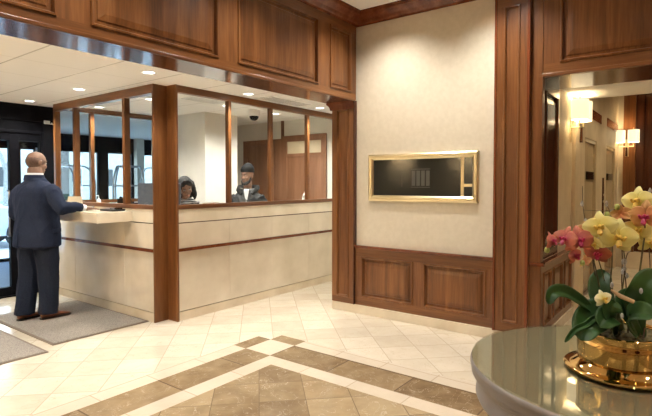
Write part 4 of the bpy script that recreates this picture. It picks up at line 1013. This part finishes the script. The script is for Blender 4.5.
for i in range(150):
    a = rnd.uniform(0, 2*PI); r = .138*math.sqrt(rnd.random()); ms.ell((BX + r*math.cos(a), BY + r*math.sin(a), BZ + .153 - r*.08 + rnd.uniform(-.004, .008)), (rnd.uniform(.008, .02), rnd.uniform(.008, .02), rnd.uniform(.006, .013)), 8, 5)
mo = ms.build('moss', M['moss']); tag(mo, 'brown-green moss filling the gold planter bowl', 'moss', None, 'stuff')
ZB = 1.93
def flower_mesh(col, cup=.25):
    mb = MB()
    def pet(ang, L, W, tip=.5, lift=0., bend=.0):
        n, m = 9, 6; rows = []
        for i in range(n):
            t = i/(n - 1); w = W*(math.sin(PI*(t**.75*.93 + .035)))**.75
            if i == 0: w = W*.12
            row = []
            for j in range(m + 1):
                s = (j/m - .5)*2
                x = L*t; y = w*s/2; z = lift + cup*L*(t*t)*.5 - bend*t*t*t*L - .22*abs(s)*w*.5 + .02*L*math.sin(5*s + 3*t)
                c, sn = math.cos(ang), math.sin(ang)
                row.append((x*c - y*sn, x*sn + y*c, z))
            rows.append(row)
        mb.loft(rows, False, True, 0, closed=False)
    for a in (90, 215, 325): pet(math.radians(a), .050, .034, lift=-.003, bend=.35)
    for a in (12, 168): pet(math.radians(a), .052, .058, lift=.001, bend=.15)
    return mb
def lip_mesh():
    mb = MB()
    mb.ell((0, .004, .010), (.005, .006, .009), 10, 8)
    mb.tube([(0, -.002, .004), (0, -.008, .014), (0, -.017, .018), (0, -.024, .012)], [.004, .007, .008, .003], 8, flat=[1, .6, .5, .5])
    for s in (-1, 1): mb.tube([(0, -.004, .004), (s*.010, .0, .012), (s*.012, .008, .018)], [.003, .006, .003], 8)
    return mb
DATA = {}
def flower(par, inv, p, dia, kind, yaw=0, pit=0, roll=0, lipm='lip_yel'):
    F = (Vector((0, 0, H_CAM)) - Vector(p)).normalized()
    zx = Vector((0, 0, 1)).cross(F).normalized(); up = F.cross(zx)
    B = Matrix((zx, up, F)).transposed() @ Euler((math.radians(pit), math.radians(yaw), math.radians(roll))).to_matrix()
    s = dia*ZB/493/.100
    mat = inv @ Matrix.Translation(p) @ B.to_4x4() @ Matrix.Scale(s, 4)
    key = (kind, lipm)
    if key not in DATA:
        o = flower_mesh(kind).build('flower', M[kind], par, solid=.0012, subd=1)
        l = lip_mesh().build('lip', M[lipm], o)
        DATA[key] = (o, l)
    else:
        a, b = DATA[key]; o = a.copy(); COL.objects.link(o); o.parent = par
        l = b.copy(); COL.objects.link(l); l.parent = o
    o.matrix_local = mat
    return o
def strap(par, inv, pts, W, mat='leaf', tipr=.5):
    """a thick strap leaf along 3-D points"""
    P = [Vector(p) for p in pts]; Q = []
    for i in range(len(P) - 1):   # Catmull-Rom
        p0, p1, p2, p3 = P[max(i-1, 0)], P[i], P[i+1], P[min(i+2, len(P)-1)]
        for k in range(6):
            t = k/6; Q.append(.5*((2*p1) + (p2 - p0)*t + (2*p0 - 5*p1 + 4*p2 - p3)*t*t + (3*p1 - p0 - 3*p2 + p3)*t**3))
    Q.append(P[-1]); mb = MB(); rows = []; n = len(Q)
    view = Vector((-.72, -.45, .55)).normalized()
    for i, q in enumerate(Q):
        t = i/(n - 1); T = (Q[min(i+1, n-1)] - Q[max(i-1, 0)]).normalized()
        side = T.cross(view).normalized(); nor = side.cross(T).normalized()
        w = W*(.38 + .62*math.sin(PI*min(t*.95, .5)) if t < .53 else math.sqrt(max(0, 1 - ((t - .53)/.475)**2)))
        w = max(w, W*.05)
        rows.append([inv @ (q + side*(s*w/2) + nor*(.18*abs(s)*w/2 - .004*math.cos(s*PI))) for s in (-1, -.6, -.2, 0, .2, .6, 1)])
    mb.loft(rows, False, True, 0, closed=False)
    return mb.build('leaf', M[mat], par, solid=.0022, subd=1)
def spike(par, inv, pts, r=.0032, name='stem', mat='stem_g'):
    P = [Vector(p) for p in pts]; Q = []
    for i in range(len(P) - 1):
        p0, p1, p2, p3 = P[max(i-1, 0)], P[i], P[i+1], P[min(i+2, len(P)-1)]
        for k in range(5):
            t = k/5; Q.append(.5*((2*p1) + (p2 - p0)*t + (2*p0 - 5*p1 + 4*p2 - p3)*t*t + (3*p1 - p0 - 3*p2 + p3)*t**3))
    Q.append(P[-1])
    return MB().tube([inv @ q for q in Q], [r*(1 - .45*i/len(Q)) for i in range(len(Q))], 8).build(name, M[mat], par)
c_ = cam_pt
def plant(x, y, label):
    o = empty('orchid', (x, y, BZ + .15), 0, label, 'orchid', 'orchids in the gold bowl')
    return o, Matrix.Translation((-x, -y, -(BZ + .15)))
# coral plant, arching left
o, inv = plant(2.27, .29, 'coral-red orchid whose spray arches out to the left over the table')
b0 = Vector((2.27, .29, BZ + .15))
spike(o, inv, [b0, c_(599, 285, 1.95), c_(594, 262, 1.93), c_(588, 246, 1.90), c_(576, 240, 1.88), c_(560, 243, 1.87), c_(547, 250, 1.87)])
spike(o, inv, [b0, c_(606, 290, 1.97), c_(601, 268, 1.95), c_(597, 256, 1.93)])
for px, py, Z, d, y_, p_, r_ in ((552.5, 241, 1.87, 19, 62, 0, 10), (565, 239, 1.865, 25, -32, 6, -12), (579, 240.5, 1.86, 29, 18, 4, 8), (575.5, 256, 1.875, 18, 48, 18, 30), (597.5, 254, 1.89, 24, 8, 14, -8)):
    flower(o, inv, c_(px, py, Z), d, 'pet_red', y_, p_, r_, 'lip_mag')
flower(o, inv, c_(584.5, 231, 1.92), 19, 'pet_orange', 150, 10, 0, 'lip_mag'); flower(o, inv, c_(586, 262, 1.90), 14, 'pet_orange', 140, 30, 20, 'lip_mag')
for px, py, Z, r in ((547, 250, 1.87, .010), (582.5, 263, 1.87, .009)): MB().ell(inv @ c_(px, py, Z), (r, r, r*1.25), 10, 8).build('bud', M['bud'], o)
strap(o, inv, [b0, c_(589, 308, 1.88), c_(577, 299, 1.83), c_(564, 292, 1.78), c_(553, 293, 1.75), c_(548.5, 304, 1.74)], .054)
strap(o, inv, [b0, c_(600, 312, 1.90), c_(592, 318, 1.84), c_(585, 326, 1.78), c_(581, 340, 1.75)], .118)
strap(o, inv, [b0, c_(597, 318, 1.84), c_(586, 325, 1.78), c_(575, 330, 1.74), c_(565, 342, 1.73)], .022)
# yellow plant, centre
o, inv = plant(2.225, .235, 'pale yellow orchid with large blooms in the middle of the bowl')
b0 = Vector((2.225, .235, BZ + .15))
spike(o, inv, [b0, c_(611, 290, 1.92), c_(612, 262, 1.90), c_(611, 235, 1.88), c_(601, 226, 1.85)])
spike(o, inv, [b0, c_(622, 295, 1.90), c_(625, 265, 1.88), c_(622, 240, 1.86)])
for px, py, Z, d, y_, p_, r_ in ((600.5, 227.5, 1.83, 31, -14, 2, 10), (618, 238, 1.81, 36, 22, 6, -8), (596, 244, 1.85, 19, -60, 14, 20), (636.5, 231, 1.84, 29, 6, 2, 4), (637.5, 201.5, 1.86, 30, -26, -6, 6), (651, 243, 1.85, 24, 30, 4, 0), (661, 226, 1.87, 28, 0, 0, 12)):
    flower(o, inv, c_(px, py, Z), d, 'pet_yellow', y_, p_, r_, 'lip_yel')
strap(o, inv, [b0, c_(607, 312, 1.90), c_(600, 296, 1.93), c_(600, 282, 1.96), c_(606, 272, 1.99)], .095)
strap(o, inv, [b0, c_(614, 316, 1.84), c_(606, 318, 1.78), c_(600, 327, 1.75)], .085)
# orange plant, right
o, inv = plant(2.20, .17, 'orange-yellow orchid standing at the right side of the bowl')
b0 = Vector((2.20, .17, BZ + .15))
spike(o, inv, [b0, c_(637, 300, 1.86), c_(641, 262, 1.85), c_(645, 230, 1.83), c_(643, 215, 1.82)], .0042)
flower(o, inv, c_(645.5, 217, 1.80), 31, 'pet_orange', -20, 8, 0, 'lip_mag'); flower(o, inv, c_(621.5, 214, 1.86), 19, 'pet_orange', 165, 6, 10, 'lip_mag')
flower(o, inv, c_(664, 205, 1.84), 28, 'pet_orange', 25, 0, 0, 'lip_mag')
for px, py, Z in ((617, 207, 1.86), (607, 214.5, 1.88)): MB().ell(inv @ c_(px, py, Z), (.010, .010, .012), 10, 8).build('bud', M['bud'], o)
spike(o, inv, [c_(645, 225, 1.83), c_(636, 213, 1.85), c_(622, 209, 1.87), c_(604, 211, 1.88), c_(583, 210, 1.88)], .002)
strap(o, inv, [b0, c_(634, 308, 1.84), c_(643, 292, 1.80), c_(650, 281, 1.80), c_(660, 276, 1.82)], .105)
strap(o, inv, [b0, c_(628, 318, 1.82), c_(640, 312, 1.75), c_(654, 316, 1.72)], .085)
strap(o, inv, [b0, c_(626, 312, 1.84), c_(624, 300, 1.84), c_(632, 292, 1.86)], .07)
# small ivory plant, front
o, inv = plant(2.165, .25, 'small ivory orchid bloom hanging low in front of the dark leaves')
b0 = Vector((2.165, .25, BZ + .15))
spike(o, inv, [b0, c_(606, 312, 1.83), c_(604, 302, 1.80), c_(604, 298, 1.79)], .002)
flower(o, inv, c_(603.5, 299, 1.775), 17, 'pet_white', 35, 10, 20, 'lip_yel')
strap(o, inv, [b0, c_(611, 318, 1.80), c_(612, 308, 1.78), c_(616, 302, 1.78)], .07)
for px, py, Z in ((612, 285, 1.80), (622, 316, 1.76), (641, 291, 1.76)): MB().ell(inv @ c_(px, py, Z), (.009, .006, .011), 10, 8).build('bud', M['catkin'], o)
# pussy-willow twigs
def twig(pts, cats, label):
    b0 = Vector(pts[0]); t = empty('willow_twig', b0, 0, label, 'twig', 'willow twigs in the gold bowl')
    iv = Matrix.Translation(-b0)
    spike(t, iv, pts, .0025, 'branch', 'twig')
    for q in cats:
        v = iv @ Vector(q); MB().tube([v + Vector((0, 0, -.010)), v + Vector((.002, 0, 0)), v + Vector((0, 0, .012))], [.003, .007, .002], 8).build('catkin', M['catkin'], t)
twig([(2.27, .25, BZ + .15), c_(598, 285, 1.97), c_(591, 250, 1.97), c_(586, 226, 1.97), c_(583, 206, 1.97), c_(582.5, 186, 1.97)], [c_(582, 204, 1.965), c_(585.5, 221, 1.965), c_(589, 234, 1.965)], 'willow twig standing tallest at the left behind the coral blooms')
twig([(2.235, .21, BZ + .15), c_(622, 290, 1.95), c_(622, 250, 1.95), c_(614, 222, 1.95), c_(606, 203, 1.95)], [c_(606.5, 204, 1.945), c_(612, 212, 1.945), c_(615, 222, 1.945), c_(618, 231, 1.945), c_(619, 226, 1.945), c_(623, 262, 1.945), c_(622.5, 272, 1.945)], 'willow twig with silver catkins leaning left behind the yellow blooms')
twig([(2.20, .21, BZ + .15), c_(627, 298, 1.88), c_(625, 270, 1.87), c_(627, 255, 1.87), c_(634, 245, 1.88)], [c_(624.5, 268, 1.865), c_(625, 262, 1.865), c_(629, 250, 1.87), c_(627, 276, 1.865)], 'short willow twig with catkins below the central yellow bloom')
twig([(2.18, .16, BZ + .15), c_(650, 280, 1.90), c_(648, 235, 1.90), c_(646, 205, 1.90), c_(650, 190, 1.90)], [c_(646, 196, 1.89), c_(650, 191, 1.89), c_(646, 203, 1.89)], 'willow twig with catkins at the right edge of the photo')
rt = MB().tube([c_(611, 290, 1.80), c_(620, 296, 1.78), c_(634, 302, 1.76)], [.004, .008, .007], 10).build('aerial_root', M['root'])
tag(rt, 'tan aerial root lying across the orchid leaves', 'root')

# ================================================================== LIGHT AND CAMERA
w = bpy.data.worlds.new('sky'); scn.world = w; w.use_nodes = True; nt = w.node_tree; q = NT(nt)
bg = nt.nodes['Background']
tc = q.n('ShaderNodeTexCoord'); sp = q.n('ShaderNodeSeparateXYZ'); q.l(tc.outputs['Generated'], sp.inputs[0])
q.l(q.ramp(sp.outputs[2], [(0, (.78, .92, 1.0)), (.5, (.55, .76, 1.0))]), bg.inputs['Color'])
bg.inputs['Strength'].default_value = 3.2
for nm, loc, sx, sy, e in (('window_daylight', (4.2, 10.9, 1.2), 7.6, 2.1, 0),):
    l = bpy.data.lights.new(nm, 'AREA'); l.shape = 'RECTANGLE'; l.size = sx; l.size_y = sy; l.cycles.is_portal = True
    o = bpy.data.objects.new(nm, l); COL.objects.link(o); o.location = loc; o.rotation_euler = (-PI/2, 0, 0)
cam = bpy.data.cameras.new('camera'); co_ = bpy.data.objects.new('camera', cam); COL.objects.link(co_)
co_.location = (0, 0, H_CAM); co_.rotation_euler = (PI/2 - PITCH, 0, AZ - PI/2)
cam.sensor_width = 36; cam.lens = 493/652*36; cam.shift_y = -10.4/652; cam.clip_start = .05; cam.clip_end = 200
scn.camera = co_
vs = scn.view_settings; vs.view_transform = 'Standard'; vs.look = 'None'; vs.gamma = 1; vs.use_curve_mapping = False; vs.exposure = 1.0
